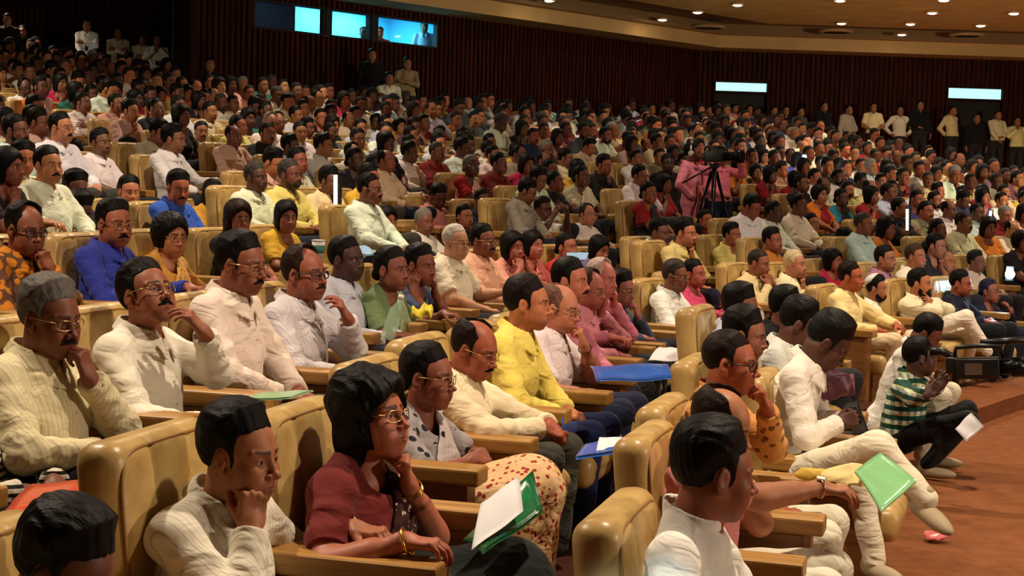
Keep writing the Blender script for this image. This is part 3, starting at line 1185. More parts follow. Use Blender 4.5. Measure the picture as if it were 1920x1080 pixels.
    # ---- drape (saree end or dupatta) across the chest and over the left shoulder
    if p['drape'] is not None:
        def f_drape(P):
            q = (P - A32(NB)) @ A32(RT)
            base = torso(P, so * .55 + .010)
            band = np.abs(q[:, 1] * .80 - (q[:, 2] + .05) * .55 - .105 * 0 - .055) - .085 - .02 * np.clip(-q[:, 2], 0, .4)
            d = smax(np.abs(base) - .006, band, .008)
            d = d - .0028 * np.sin((q[:, 1] * .80 - q[:, 2] * .55) * 210 + 1.5 * np.sin(q[:, 2] * 14))
            d = smax(d, -cap(P, ca + up * .1, cb, nr + .014, nr + .020), .006)
            return smax(d, -(P[:, 2] - (base_z + .02)), .02)
        lo = np.minimum(H, NB) - .26; hi = np.maximum(H, NB) + .26
        v, f = sdf_mesh(f_drape, lo, hi, max(hh * 1.8, .0055))
        if len(v):
            parts.append(('dupatta', v, f, None, p['drapem'], p['drape'], None))
    # ---- legs
    if p['lower']:
        fl = (1 + .5 * (fat - 1))
        legs = []
        for s in (1, -1):
            if stand:
                hipj = H + np.array([0, s * .09, -.04]); kn = np.array([.02, s * .10, .50]) ; an = np.array([-.02, s * .11, .09])
            else:
                hipj = H + np.array([.03, s * .10, .0]); kn = np.array([.47, s * .15, .53]); an = np.array([.44, s * .15, .10])
                if p['knee']:
                    kn, an = (np.array(q, float) for q in p['knee'][0 if s == 1 else 1])
                elif p['cross'] and s == -1:
                    kn = np.array([.48, -.03, .66]); an = np.array([.64, .10, .36])
            legs.append((hipj, kn, an))
        def f_leg(P):
            d = ell(P, H + np.array([.01, 0, -.01]), (.135 * fat, .175 * fat, .12))
            for a, b, c3 in legs:
                t = smin(cap(P, a, b, .090 * fl, .066), cap(P, b, c3, .062, .050 if not p['skirt'] else .08), .03)
                d = smin(d, t, .03)
            if p['skirt']:
                a, b = legs
                d = smin(d, cap(P, (a[1] + b[1]) / 2, (a[2] + b[2]) / 2, .12, .13), .08)
                d = smin(d, cap(P, H, (a[1] + b[1]) / 2, .12, .11), .08)
            if h0 < .01:
                d = d - .0022 * np.sin(P[:, 2] * 38 - P[:, 0] * 22 + 2.5 * np.sin(P[:, 0] * 11) + 2 * np.sin(P[:, 1] * 15))
            return smax(d, P[:, 2] - (base_z + .13) - 3 * np.maximum(P[:, 0] - .10, 0), .02)
        pts = np.stack([H] + [q for l in legs for q in l])
        v, f = sdf_mesh(f_leg, pts.min(0) - .2, pts.max(0) + .2, max(hh * 3, .010))
        parts.append(('skirt' if p['skirt'] else 'trousers', v, f, None, p['legm'], p['legs'], None))
        if p['shoes']:
            for s, (a, b, c3) in zip((1, -1), legs):
                fd = unit(np.array([b[0] - a[0], b[1] - a[1], 0]) + 1e-6) if not stand else np.array([1.0, 0, 0])
                tilt = -.9 if (p['cross'] and s == -1) else 0
                fd = unit(fd + np.array([0, 0, tilt * .4]))
                fo = frame_xz(fd, (0, 0, 1))
                def f_shoe(P, c3=c3, fo=fo):
                    Q = (P - A32(c3)) @ A32(fo)
                    d = ell(Q, (.065, 0, -.045), (.128, .042, .036))
                    d = smin(d, ell(Q, (-.02, 0, -.02), (.055, .040, .06)), .03)
                    d = smin(d, cap(Q, (0, 0, .03), (0, 0, -.01), .028), .01)
                    return smax(d, -(Q[:, 2] + .085), .006)
                v, f = sdf_mesh(f_shoe, c3 - .26, c3 + .26, .007)
                parts.append(('shoe', v, f, None, p['shoes'], (255, 255, 255), None))
    # ---- buttons and pocket on the nearest shirts
    if p['collar'] and not fem and h0 < .0046:
        sv = parts[[q[0] for q in parts].index('shirt')][1]
        q = (sv - A32(NB)) @ A32(RT)
        bm_ = MB()
        for i in range(5):
            zz = -.075 - .085 * i
            m_ = (np.abs(q[:, 1]) < .008) & (np.abs(q[:, 2] - zz) < .008) & (q[:, 0] > 0)
            if m_.any():
                s_ = sv[m_][np.argmax(q[m_][:, 0])]
                bm_.lathe([(.0052, 0), (.0052, .002), (.003, .0028)], s_ - fwd * .0005, axis=fwd, n=10)
        if bm_.v:
            bv = np.array(bm_.v, np.float32)
            parts.append(('button', bv, bm_.f, None, 'button', (255, 255, 255), None))
    info = dict(hc=hc, Rh=Rh, arms=arms, k=k, fp=fp, NB=NB, RT=RT, H=H)
    return parts, info, p


def glasses_mesh(info, style):
    hc, Rh, k, fp = info['hc'], info['Rh'], info['k'], info['fp']
    m = MB(); l = MB()
    Hh = lambda v: hc + Rh @ np.array([v[0], v[1] * fp['w'], v[2]]) * k
    r = .0016 if style != 'thick' else .0028
    for s in (1, -1):
        pts = []
        for i in range(20):
            a = 2 * math.pi * i / 20
            x = .0245 * math.copysign(abs(math.cos(a)) ** .75, math.cos(a)); z = .0165 * math.copysign(abs(math.sin(a)) ** .75, math.sin(a))
            pts.append(Hh((.0985 - abs(.033 * 1 + x) ** 2 * 5.0, s * (.033 + x), -.003 + z)))
        m.tube(pts, r, 6, closed=True)
        m.tube([Hh((.078, s * .058, .004)), Hh((.055, s * .073, .006)), Hh((-.005, s * .081, .008)), Hh((-.022, s * .080, -.010))], r * 1.1, 6)
        l.add([Hh((.0983, s * .033, -.003))] + pts, [(0, 1 + i, 1 + (i + 1) % 20) for i in range(20)])
    m.tube([Hh((.0975, .010, .002)), Hh((.1000, 0, .005)), Hh((.0975, -.010, .002))], r, 6)
    return m, l


def glass_mat():
    m, nt, b = new_mat('spectacle_glass')
    b.inputs['Base Color'].default_value = (0.03, 0.03, 0.03, 1)
    b.inputs['Alpha'].default_value = 0.14
    b.inputs['Roughness'].default_value = 0.02
    b.inputs['Specular IOR Level'].default_value = 1.0
    return m


M['glass'] = glass_mat()
M['button'] = plain('shirt_button', (190, 176, 150), 0.3)


def link_person(geo, loc, rz, label=None, group=None, cat='person'):
    parts, info, p = geo
    root = None
    for name, v, f, c, mk, col, mi in parts:
        if len(v) == 0:
            continue
        mats = [M['skin'], M['eye'], M['iris']] if name == 'person' else None
        o = obj_from(name, v, f, M[mk], root, c, mats=mats, mat_idx=mi)
        o.color = rgba(col)
        if root is None:
            root = o
            o.location = loc
            o.rotation_euler = (0, 0, rz)
    if p['glasses']:
        m, l = glasses_mesh(info, p['glasses'])
        g = m.build('spectacles', M['frame_metal'] if p['glasses'] == 'wire' else M['frame'], root, smooth=True)
        l.build('lens', M['glass'], g, smooth=True)
    tag(root, label, cat, group)
    return root
# ------------------------------------------------------------------ the hall
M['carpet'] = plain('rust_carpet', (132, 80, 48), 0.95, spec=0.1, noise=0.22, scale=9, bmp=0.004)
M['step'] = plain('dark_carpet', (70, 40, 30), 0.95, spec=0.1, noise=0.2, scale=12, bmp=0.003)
M['slat'] = wood_mat('wall_slats', (34, 11, 7), (70, 27, 15), 1.4, (14, 14, .7), 0.7, 0.08)
M['panel'] = wood_mat('wall_panel', (30, 14, 9), (52, 22, 14), 1.2, (8, 8, .6), 0.7, 0.08)
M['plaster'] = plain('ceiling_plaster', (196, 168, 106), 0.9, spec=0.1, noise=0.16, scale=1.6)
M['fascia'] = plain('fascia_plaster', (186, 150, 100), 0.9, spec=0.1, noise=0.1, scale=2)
M['dark'] = plain('dark_recess', (20, 13, 10), 0.8)
M['booth_wall'] = plain('booth_wall', (120, 205, 235), 0.8, noise=0.1, scale=3)
M['booth_grey'] = plain('booth_grey', (96, 170, 205), 0.8)
M['lamp'] = emit('lamp_glow', (255, 236, 205), 60)
M['trans'] = emit('lit_transom', (170, 225, 225), 1.0)
M['flash'] = emit('phone_torch', (190, 235, 255), 160)
M['wand'] = emit('aisle_light_tube', (255, 240, 215), 3.0)
M['pane'] = glass_mat()


def ringpt(r, ph, z):
    R = R_FRONT + r
    return (STAGE[0] - R * math.cos(ph), STAGE[1] + R * math.sin(ph), z)


A1 = math.radians(31.6)
PH0, PH1 = math.radians(-6), math.radians(66)
NROW = 27


def rrow(k):
    return k * ROW if k <= 4 else 4 * ROW + (k - 4) * .84


def krow(r):
    r = r + .68
    return int(math.floor(r / ROW)) if r < 4 * ROW else 4 + max(0, int(math.floor((r - 4 * ROW - .02) / .84)))


def off(sec):
    return 0.0 if sec == 0 else 0.45


def floor_at(r, ph):
    if ph < A1:
        k = krow(r)
        return rake(rrow(k)) if k >= 0 else 0.0
    k = krow(r - .45)
    if k < 0: return 0.0
    return rake(rrow(k) + .45) if k else .13


fl = MB()
for sec, (pa, pb) in enumerate(((PH0, A1), (A1, PH1))):
    o = off(sec)
    for k in range(NROW + 5):
        z = rake(rrow(k) + o) if (k or not sec) else .13
        zp = 0.0 if k == 0 else (rake(rrow(k - 1) + o) if (k > 1 or not sec) else .13)
        if k == 0 and not sec: continue
        ra, rb = rrow(k) + o - .66, rrow(k + 1) + o - .66
        n = 40
        v = []
        for i in range(n + 1):
            ph = pa + (pb - pa) * i / n
            v += [ringpt(ra, ph, zp - .02), ringpt(ra, ph, z), ringpt(rb, ph, z), ringpt(rb, ph, -.3)]
        f = []
        for i in range(n):
            for j in range(3):
                f.append((i * 4 + j, i * 4 + 4 + j, i * 4 + 5 + j, i * 4 + 1 + j))
        f += [(0, 1, 2, 3), (n * 4 + 3, n * 4 + 2, n * 4 + 1, n * 4)]
        fl.add(v, f)
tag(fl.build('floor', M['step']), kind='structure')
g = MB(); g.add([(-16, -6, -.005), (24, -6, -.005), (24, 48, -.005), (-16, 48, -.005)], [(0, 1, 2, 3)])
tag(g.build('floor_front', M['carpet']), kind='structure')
st = MB()
v = []
for i in range(21):
    ph = A1 + math.radians(-.2) + (PH1 - A1) * i / 20
    v += [ringpt(-.24, ph, -.01), ringpt(-.24, ph, .135), ringpt(.30, ph, .135)]
st.add(v, [(i * 3 + j, i * 3 + 3 + j, i * 3 + 4 + j, i * 3 + 1 + j) for i in range(20) for j in range(2)])
tag(st.build('floor_step', M['carpet']), kind='structure')

WA = np.array([4.5, 38.0]); WB = np.array([-6.0, 27.5]); WC = np.array([-8.0, 33.0]); WD = np.array([-15.0, 32.0])
WE = np.array([16.5, 38.6])
ZT = 5.40      # underside of the fascia


def wall(name, a, b, z0, z1, slats, mat_back=None, pitch_=.125, gaps=()):
    a = np.array(a, float); b = np.array(b, float)
    L = np.linalg.norm(b - a); u = (b - a) / L
    n = np.array([u[1], -u[0]])
    if n @ (-(a + b) / 2) < 0: n = -n
    m = MB()
    P3 = lambda t, d, z: (a[0] + u[0] * t + n[0] * d, a[1] + u[1] * t + n[1] * d, z)
    segs = []
    t = 0.0
    for (g0, g1, gz0, gz1) in list(gaps) + [(L, L, 0, 0)]:
        segs.append((t, g0, z0, z1))
        if g1 > g0:
            segs.append((g0, g1, gz1, z1)); segs.append((g0, g1, z0, gz0))
        t = g1
    for (t0, t1, s0, s1) in segs:
        if t1 - t0 < .01 or s1 - s0 < .01: continue
        m.add([P3(t0, 0, s0), P3(t1, 0, s0), P3(t1, 0, s1), P3(t0, 0, s1), P3(t0, -.15, s0), P3(t1, -.15, s0), P3(t1, -.15, s1), P3(t0, -.15, s1)],
              [(0, 1, 2, 3), (4, 7, 6, 5), (0, 4, 5, 1), (3, 2, 6, 7), (0, 3, 7, 4), (1, 5, 6, 2)])
    o = m.build(name, M[mat_back or 'panel']); tag(o, kind='structure')
    if slats:
        q = MB()
        t = .05
        while t < L - .1:
            w = pitch_ * .62
            zs = [(z0, z1)]
            for (g0, g1, gz0, gz1) in gaps:
                if t + w > g0 and t < g1: zs = [(z0, gz0), (gz1, z1)]
            for (s0, s1) in zs:
                if s1 - s0 < .05: continue
                q.add([P3(t, 0, s0), P3(t, .05, s0), P3(t + w, .05, s0), P3(t + w, 0, s0), P3(t, 0, s1), P3(t, .05, s1), P3(t + w, .05, s1), P3(t + w, 0, s1)],
                      [(0, 4, 5, 1), (1, 5, 6, 2), (2, 6, 7, 3)])
            t += pitch_
        so = q.build('wall_slats', M['slat'], o)
    return o, u, n, L, P3


# booth window span on the back wall
def wall_t(px):
    d = ray(px, 50); t = d[0] / d[1]
    u = (WB - WA) / np.linalg.norm(WB - WA)
    # WA + u s = t*y,y
    s = (t * WA[1] - WA[0]) / (u[0] - t * u[1])
    return s


def wall_z(px, py):
    s = wall_t(px); u = (WB - WA) / np.linalg.norm(WB - WA)
    return at_depth(px, py, (WA + u * s)[1])[2]


tb0, tb1 = wall_t(823), wall_t(474)
zb0 = .5 * (wall_z(823, 95) + wall_z(474, 49)); zb1 = .5 * (wall_z(823, 41) + wall_z(474, -2))
wo, wu, wn, wL, WP = wall('wall_back', WA, WB, 1.5, ZT + .6, True, gaps=[(tb0, tb1, zb0, zb1)])
o1 = wall('wall_pier', WB, WC, 1.5, 8.5, False)
o2 = wall('wall_left', WC, WD, 1.5, 8.5, True)
o2a = wall('wall_upper', WA + wu * 11.5, WB, ZT + .6, 8.5, True)
# side wall, two door openings with lit transoms over them
sL = np.linalg.norm(WE - WA); su = (WE - WA) / sL


def side_t(px):
    d = ray(px, 170); t = d[0] / d[1]
    return (t * WA[1] - WA[0]) / (su[0] - t * su[1])


def side_z(px, py):
    return at_depth(px, py, (WA + su * side_t(px))[1])[2]


doors = []
for pa, pb, pt, pbm in ((1341, 1438, 154, 171), (1777, 1879, 165, 185)):
    doors.append((side_t(pa), side_t(pb), .5 * (side_z(pa, pt) + side_z(pb, pt + 2)), .5 * (side_z(pa, pbm) + side_z(pb, pbm + 1))))
so_, suu, sn, sLL, SP = wall('wall_side', WA, WE, .5, ZT + .2, True, gaps=[(d[0], d[1], .6, d[2]) for d in doors])
for i, (t0, t1, zt, zb) in enumerate(doors):
    m = MB()
    P = [SP(t0, -.10, .6), SP(t1, -.10, .6), SP(t1, -.10, zb), SP(t0, -.10, zb)]
    m.add(P, [(0, 1, 2, 3)])
    m.add([SP((t0 + t1) / 2 - .02, -.08, .6), SP((t0 + t1) / 2 + .02, -.08, .6), SP((t0 + t1) / 2 + .02, -.08, zb), SP((t0 + t1) / 2 - .02, -.08, zb)], [(0, 1, 2, 3)])
    d = m.build('door_%d' % (i + 1), M['dark']); tag(d, kind='structure')
    m = MB(); m.add([SP(t0, -.07, zb), SP(t1, -.07, zb), SP(t1, -.07, zt), SP(t0, -.07, zt)], [(0, 1, 2, 3)])
    m.build('transom_light', M['trans'], d)
    m = MB()
    for a, b, c, e in ((t0 - .06, t0, .6, zt + .06), (t1, t1 + .06, .6, zt + .06), (t0, t1, zt, zt + .06), (t0, t1, zb - .05, zb)):
        p = [SP(a, -.12, c), SP(b, -.12, c), SP(b, -.12, e), SP(a, -.12, e), SP(a, .07, c), SP(b, .07, c), SP(b, .07, e), SP(a, .07, e)]
        m.add(p, [(4, 5, 6, 7), (0, 4, 7, 3), (1, 2, 6, 5), (3, 7, 6, 2), (0, 1, 5, 4)])
    m.build('door_frame', M['panel'], d)

# fascia, recess strip and ceiling
f = MB()
out = [WE, WA, WA + wu * (wL + 6)]
nn = [sn, (sn + wn) / np.linalg.norm(sn + wn), wn]


def strip(m, d0, z0, d1, z1):
    v = []
    for p, n in zip(out, nn):
        a = p + n * d0; b = p + n * d1
        v += [(a[0], a[1], z0), (b[0], b[1], z1)]
    m.add(v, [(0, 2, 3, 1), (2, 4, 5, 3)])


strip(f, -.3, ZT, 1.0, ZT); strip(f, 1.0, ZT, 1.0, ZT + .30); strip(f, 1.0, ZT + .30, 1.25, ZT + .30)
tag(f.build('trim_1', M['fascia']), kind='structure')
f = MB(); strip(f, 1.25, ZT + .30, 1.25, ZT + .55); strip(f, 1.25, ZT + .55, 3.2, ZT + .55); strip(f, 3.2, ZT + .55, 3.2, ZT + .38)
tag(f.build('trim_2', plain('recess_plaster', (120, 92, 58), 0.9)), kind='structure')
f = MB()
v = [(p + n * 3.2) for p, n in zip(out, nn)]
ZC = ZT + .38
f.add([(v[0][0], v[0][1], ZC), (v[1][0], v[1][1], ZC), (v[2][0], v[2][1], ZC), (-20, 10, ZC), (-20, -6, ZC), (24, -6, ZC), (24, 30, ZC)], [(0, 1, 2, 3, 4, 5, 6)])
tag(f.build('ceiling', M['plaster']), kind='structure')
for i, (px, py) in enumerate([(988, 10), (1190, 45), (1242, 34), (1308, 20), (1383, 6), (1285, 62), (1341, 73), (1578, 41), (1562, 76), (1707, 42), (1691, 62), (1677, 79), (1748, 21), (1796, 80), (1839, 45), (1901, 22), (1915, 86), (1030, -2), (1575, -2), (1770, -3)]):
    p = on_height(px, py, ZC)
    m = MB(); m.lathe([(.13, -.005), (.13, -.045), (.095, -.045), (.085, -.01)], (p[0], p[1], ZC), n=16)
    o = m.build('downlight', M['fascia'])
    m = MB(); m.lathe([(.088, -.028), (.088, -.05), (.05, -.062)], (p[0], p[1], ZC), n=16); m.build('lamp_disc', M['lamp'], o)
    tag(o, 'small round ceiling downlight, %s' % ['alone above the booth end of the fascia', 'lowest on the left of the ceiling slope', 'just right of the lowest left one', 'left of the oval vent and above it', 'high up between the two left vents',
        'under the left oval vent', 'nearest the fascia left of the doors', 'above the middle vent', 'below the middle vent near the fascia', 'top of a close group of three', 'middle of a close group of three', 'lowest of a close group of three',
        'high above the close group of three', 'under the right vent by the fascia', 'beside the right vent, above it', 'highest near the right end of the ceiling', 'at the right end by the fascia', 'cut by the top edge over the fascia', 'cut by the top edge over the middle vent', 'cut by the top edge above the right vent'][i], 'ceiling light', 'ceiling downlights')
for (px, py), lb in zip([(1328, 50), (1567, 58), (1813, 65)], ('left', 'middle', 'right')):
    p = on_height(px, py, ZC)
    m = MB(); m.lathe([(.42, 0), (.42, -.02), (.36, -.05), (.34, -.02), (.05, -.02)], (p[0], p[1], ZC), n=24)
    o = m.build('air_vent', M['fascia'])
    m = MB()
    for r in (.10, .18, .26): m.lathe([(r + .025, -.022), (r + .02, -.05), (r - .02, -.05), (r - .025, -.022)], (p[0], p[1], ZC), n=20)
    m.build('louvre', M['dark'], o)
    tag(o, 'round dark air vent in the ceiling, %s of three' % lb, 'vent', 'ceiling vents')

# control booth behind the three window panes
m = MB()
D = 2.3
zb1_, zf = zb1 + .02, zb0 - .9
q = lambda t, d, z: WP(t, -d, z)
m.add([q(tb0 - .6, D, zf), q(tb1 + .3, D, zf), q(tb1 + .3, D, zb1 + .5), q(tb0 - .6, D, zb1 + .5)], [(0, 1, 2, 3)])
bw = m.build('wall_booth', M['booth_wall']); tag(bw, kind='structure')
m = MB()
m.add([q(tb0 - .6, .15, zf), q(tb0 - .6, D, zf), q(tb0 - .6, D, zb1 + .5), q(tb0 - .6, .15, zb1 + .5)], [(0, 1, 2, 3)])
m.add([q(tb1 + .3, .15, zf), q(tb1 + .3, D, zf), q(tb1 + .3, D, zb1 + .5), q(tb1 + .3, .15, zb1 + .5)], [(0, 1, 2, 3)])
m.add([q(tb0 - .6, .15, zf), q(tb1 + .3, .15, zf), q(tb1 + .3, D, zf), q(tb0 - .6, D, zf)], [(0, 1, 2, 3)])
m.add([q(tb0 - .6, .15, zb1 + .5), q(tb1 + .3, .15, zb1 + .5), q(tb1 + .3, D, zb1 + .5), q(tb0 - .6, D, zb1 + .5)], [(0, 1, 2, 3)])
tag(m.build('wall_booth_shell', M['booth_grey']), kind='structure')
ts = [wall_t(x) for x in (582, 610, 619, 696, 706)]
m = MB(); m.add([q(ts[0] + .25, .16, zf), q(ts[0] + .25, D, zf), q(ts[0] + .25, D, zb1 + .5), q(ts[0] + .25, .16, zb1 + .5)], [(0, 1, 2, 3)])
tag(m.build('wall_booth_divider', M['dark']), kind='structure')
wins = [(tb0, ts[4]), (ts[3], ts[2]), (ts[1], tb1)]
for i, (a, b) in enumerate(wins):
    m = MB()
    for x0, x1, y0, y1 in ((a, a + .05, zb0, zb1), (b - .05, b, zb0, zb1), (a, b, zb0, zb0 + .04), (a, b, zb1 - .04, zb1)):
        m.add([q(x0, 0, y0), q(x1, 0, y0), q(x1, 0, y1), q(x0, 0, y1), q(x0, .12, y0), q(x1, .12, y0), q(x1, .12, y1), q(x0, .12, y1)],
              [(0, 1, 2, 3), (0, 4, 5, 1), (3, 2, 6, 7), (0, 3, 7, 4), (1, 5, 6, 2)])
    w = m.build('window_%d' % (i + 1), M['dark']); tag(w, kind='structure')
    m = MB(); m.add([q(a, .06, zb0), q(b, .06, zb0), q(b, .06, zb1), q(a, .06, zb1)], [(0, 1, 2, 3)]); m.build('pane', M['pane'], w)
for a, b in ((ts[4], ts[3]), (ts[2], ts[1])):
    m = MB()
    m.add([q(a, -.02, zb0), q(b, -.02, zb0), q(b, -.02, zb1), q(a, -.02, zb1), q(a, .12, zb0), q(b, .12, zb0), q(b, .12, zb1), q(a, .12, zb1)], [(0, 1, 2, 3), (0, 3, 7, 4), (1, 5, 6, 2)])
    tag(m.build('trim_3', M['dark']), kind='structure')
c = q((tb0 + ts[0]) / 2, 1.4, zb1 + .35)
lamp('booth_lamp', 'AREA', c, 95, (.22, .85, 1.0), (c[0], c[1], 0), 1.6)
c = q((tb0 + ts[0]) / 2 - 1.0, 1.6, zb1 + .35)
lamp('booth_lamp', 'AREA', c, 60, (.22, .85, 1.0), (c[0], c[1], 0), 1.0)
c = q((tb1 + ts[0]) / 2 + .3, 1.6, zb1 + .35)
lamp('booth_lamp_dim', 'AREA', c, 8, (.3, .6, 1.0), (c[0], c[1], 0), .6)

# ------------------------------------------------------------------ auditorium seats
def seat_geo(h=.011):
    Rb = rotm(0, -6, 0)       # reclined back
    cb = np.array([-.240, 0, .625])
    def f_back(P):
        Q = (P - A32(cb)) @ A32(Rb)
        d = rbox(Q, (0, 0, 0), (.064, .262, .368), .055)
        fr = np.clip(Q[:, 0] / .06, 0, 1)
        puff = .022 * fr * np.cos(np.clip(Q[:, 1] / .28, -1, 1) * 1.5) * np.cos(np.clip(Q[:, 2] / .38, -1, 1) * 1.3)
        tuft = .006 * fr * np.exp(-((np.abs(Q[:, 1]) - .095) / .010) ** 2)
        side = (np.abs(Q[:, 1]) > .2)
        return d - puff + tuft
    def f_seat(P):
        d = rbox(P, (.12, 0, .375), (.265, .27, .075), .05)
        return d - .012 * np.cos(np.clip(P[:, 1] / .27, -1, 1) * 1.5) * (P[:, 2] > .375)
    b = sdf_mesh(f_back, (-.48, -.34, .18), (-.08, .34, 1.12), h)
    s = sdf_mesh(f_seat, (-.22, -.34, .24), (.46, .34, .52), h * 1.5)
    return b, s, Rb, cb


def box_mesh(name, items, mat, bevel):
    m = MB()
    for c, d in items: m.box(c, d, bevel=bevel)
    return m


(bgeo, sgeo, Rb, cb) = seat_geo()
bgeo2, sgeo2, _, _ = seat_geo(.035)


def make_seat(label, right_arm=False):
    t = empty('auditorium_seat', (0, 0, 0))
    tag(t, label, 'seat')
    bk = obj_from('backrest', bgeo[0], bgeo[1], M['leather'], t)
    pts = []
    for i in range(48):
        a = 2 * math.pi * i / 48
        y = .240 * math.copysign(abs(math.cos(a)) ** .28, math.cos(a)); z = .342 * math.copysign(abs(math.sin(a)) ** .28, math.sin(a))
        pts.append(cb + Rb @ np.array([.062, y, z]))
    m = MB(); m.tube(pts, .0055, 6, closed=True); m.build('piping', M['piping'], bk, smooth=True)
    obj_from('seat_cushion', sgeo[0], sgeo[1], M['leather'], t)
    def arm(s):
        m = MB(); m.box((.07, s * .335, .30), (.40, .075, .60), bevel=.006)
        m.box((.262, s * .335, .33), (.03, .095, .58), bevel=.004)
        a = m.build('armrest', M['wood_side'], t)
        m = MB(); m.box((.06, s * .335, .635), (.52, .125, .062), bevel=.012); m.build('armrest_top', M['wood'], a)
    arm(1)
    if right_arm: arm(-1)
    m = MB(); m.box((.05, 0, .17), (.36, .48, .30), bevel=.01); m.build('seat_base', M['wood_side'], t)
    return t


def kids(o):
    return [c for c in bpy.data.objects if c.parent == o]


def copy_tree(o, tree, parent=None):
    c = o.copy(); COL.objects.link(c); c.parent = parent
    for ch, sub in tree:
        copy_tree(ch, sub, c)
    return c


def tree_of(o):
    return [(c, tree_of(c)) for c in o.children]


print('hall', round(time.time() - T0, 1), flush=True)
# ------------------------------------------------------------------ everyone who can be told apart
HB = (14, 11, 10); GREY = (120, 114, 108); WHT = (190, 186, 180); SALT = (58, 54, 50)
W1 = (236, 228, 208); W2 = (240, 236, 228); CRM = (228, 212, 176); PINKW = (232, 208, 196)
SH = dict(style='short'); SHW = dict(style='short', wavy=1, t=.014); BALD = dict(style='bald'); BLDG = dict(style='balding')
LONG = dict(style='long', t=.014); BOB = dict(style='bob'); TIED = dict(style='tied'); PUFF = dict(style='puffy'); PLAIT = dict(style='plait')
THICK = dict(style='short', t=.017, top=.018)
DK = (34, 34, 42)
PEOPLE = []


def P(px, py, s, r, label, **k):
    """px, py: middle of the head in the photograph, s: its height there (sets the distance), r: row"""
    PEOPLE.append((px, py, s, r, label, k))


def F(px, py, s, r, label, **k):
    k.setdefault('sex', 'f'); k.setdefault('hair', TIED); k.setdefault('collar', False); k.setdefault('sleeve', 'short')
    P(px, py, s, r, label, **k)


# front row, from the camera outwards
P(1345, 880, 186, 0, 'man in cream kurta with thick black hair, nearest on the front row', hair=THICK, top=(238, 232, 222), yaw=28, pitch=8, arms=('lap', 'rest'), collar=False, fat=1.05, skin=(150, 86, 60), hx=.06, bshadow=1, legs=(228, 222, 205))
P(1356, 792, 140, 0, 'bald man in pink shirt with head resting on his hand and a wristwatch', hair=BALD, hairc=(36, 22, 18), top=(222, 140, 140), yaw=-8, pitch=20, roll=6, arms=('cheek', 'pxarm'), fat=1.15, sleeve='short', skin=(172, 112, 78), hx=.10, legs=(226, 218, 196), shoes='shoe_tan')
P(1372, 676, 122, 0, 'man in spectacles and orange-gold kurta holding fingers against his chin', hair=dict(style='short', t=.007, top=.004, front=.012), hairc=(30, 18, 14), top=(214, 150, 84), mat='patch_brown', yaw=-2, pitch=4, arms=('mouth', 'lap'), glasses='thick', collar=False, skin=(168, 92, 62), hx=.08, legs=(228, 220, 196), drape=(206, 168, 108), drapem='patch_brown')
P(1555, 640, 104, 0, 'man in white shirt with thick black hair bending down over his phone', hair=dict(style='short', t=.018, top=.02), hairc=(20, 18, 16), top=(238, 226, 212), yaw=4, pitch=42, arms=('phone', 'phone'), hx=.30, skin=(88, 54, 44), legs=(234, 222, 196), cross=True, shoes='shoe_tan', knee='A4')
P(1502, 606, 92, 0, 'dark-haired man in white shirt behind the man bending over a phone', hair=THICK, top=(226, 226, 216), yaw=5, pitch=25, hx=.14, skin=(96, 58, 46))
P(1400, 625, 96, .35, 'man in dark top turned to the right, between two leather seats and the bent man', hair=THICK, top=(30, 26, 30), yaw=-5, pitch=10, hx=.1, skin=(140, 84, 64))
P(1392, 575, 84, .5, 'boy with a large head of black hair in pale blue shirt at the aisle', hair=dict(style='short', t=.022, top=.02), top=(190, 196, 214), yaw=-10, pitch=8, hx=.1, skin=(128, 76, 56), head=.96)
P(1478, 576, 78, .6, 'boy in black top with one ear showing, on the front-row aisle', hair=dict(style='short', t=.02, top=.018), top=(18, 18, 26), yaw=0, pitch=8, hx=.1, skin=(120, 70, 54), head=.95)
# second row
P(455, 846, 190, 1.05, 'man in off-white striped shirt pressing his fist against his cheek', hair=dict(style='short', t=.014, top=.014), top=(232, 222, 202), mat='stripes', yaw=-10, pitch=4, arms=('rest', 'fistface'), skin=(168, 106, 72), hx=.10, fat=1.05, tyaw=-8, face=dict(cheek=1.1), cheekfist=1)
F(700, 775, 168, 1.05, 'woman in maroon top with long loose black hair, holding a green folder', hair=dict(style='long', t=.022, top=.016, wavy=2), top=(112, 34, 32), yaw=-12, pitch=-10, arms=('chin', 'rest'), glasses='wire', skin=(178, 104, 78), fat=1.3, drape=(60, 26, 20), drapem='beads', hx=.06, legs=(28, 36, 32), skirt=True, face=dict(cheek=1.2, jaw=1.1))
F(806, 703, 124, 1.05, 'woman in grey floral saree with hair tied back, hands folded on her lap', hair=dict(style='tied', t=.013), top=(150, 140, 142), mat='floral_dark', yaw=-8, pitch=2, arms=('lapin', 'lapin'), glasses='wire', skin=(142, 80, 62), drape=(186, 172, 170), drapem='floral_dark', legs=(214, 176, 130), legm='dots', skirt=True, hx=.06)
P(893, 652, 112, 1.05, 'balding man in cream shirt with black moustache, writing on a blue folder', hair=BALD, hairc=(30, 18, 14), top=(236, 216, 180), yaw=-14, pitch=16, arms=('write', 'write'), beard='moustache', beardc=(12, 10, 10), glasses='wire', skin=(160, 84, 58), fat=1.15, hx=.10, legs=(60, 58, 50))
P(992, 566, 102, 1.05, 'man in plain yellow shirt sitting upright and facing right', hair=dict(style='short', t=.012, top=.012), hairc=(26, 16, 14), top=(238, 214, 104), yaw=4, pitch=2, arms=('lap', 'lap'), skin=(186, 112, 74), hx=.12, legs=(30, 40, 86))
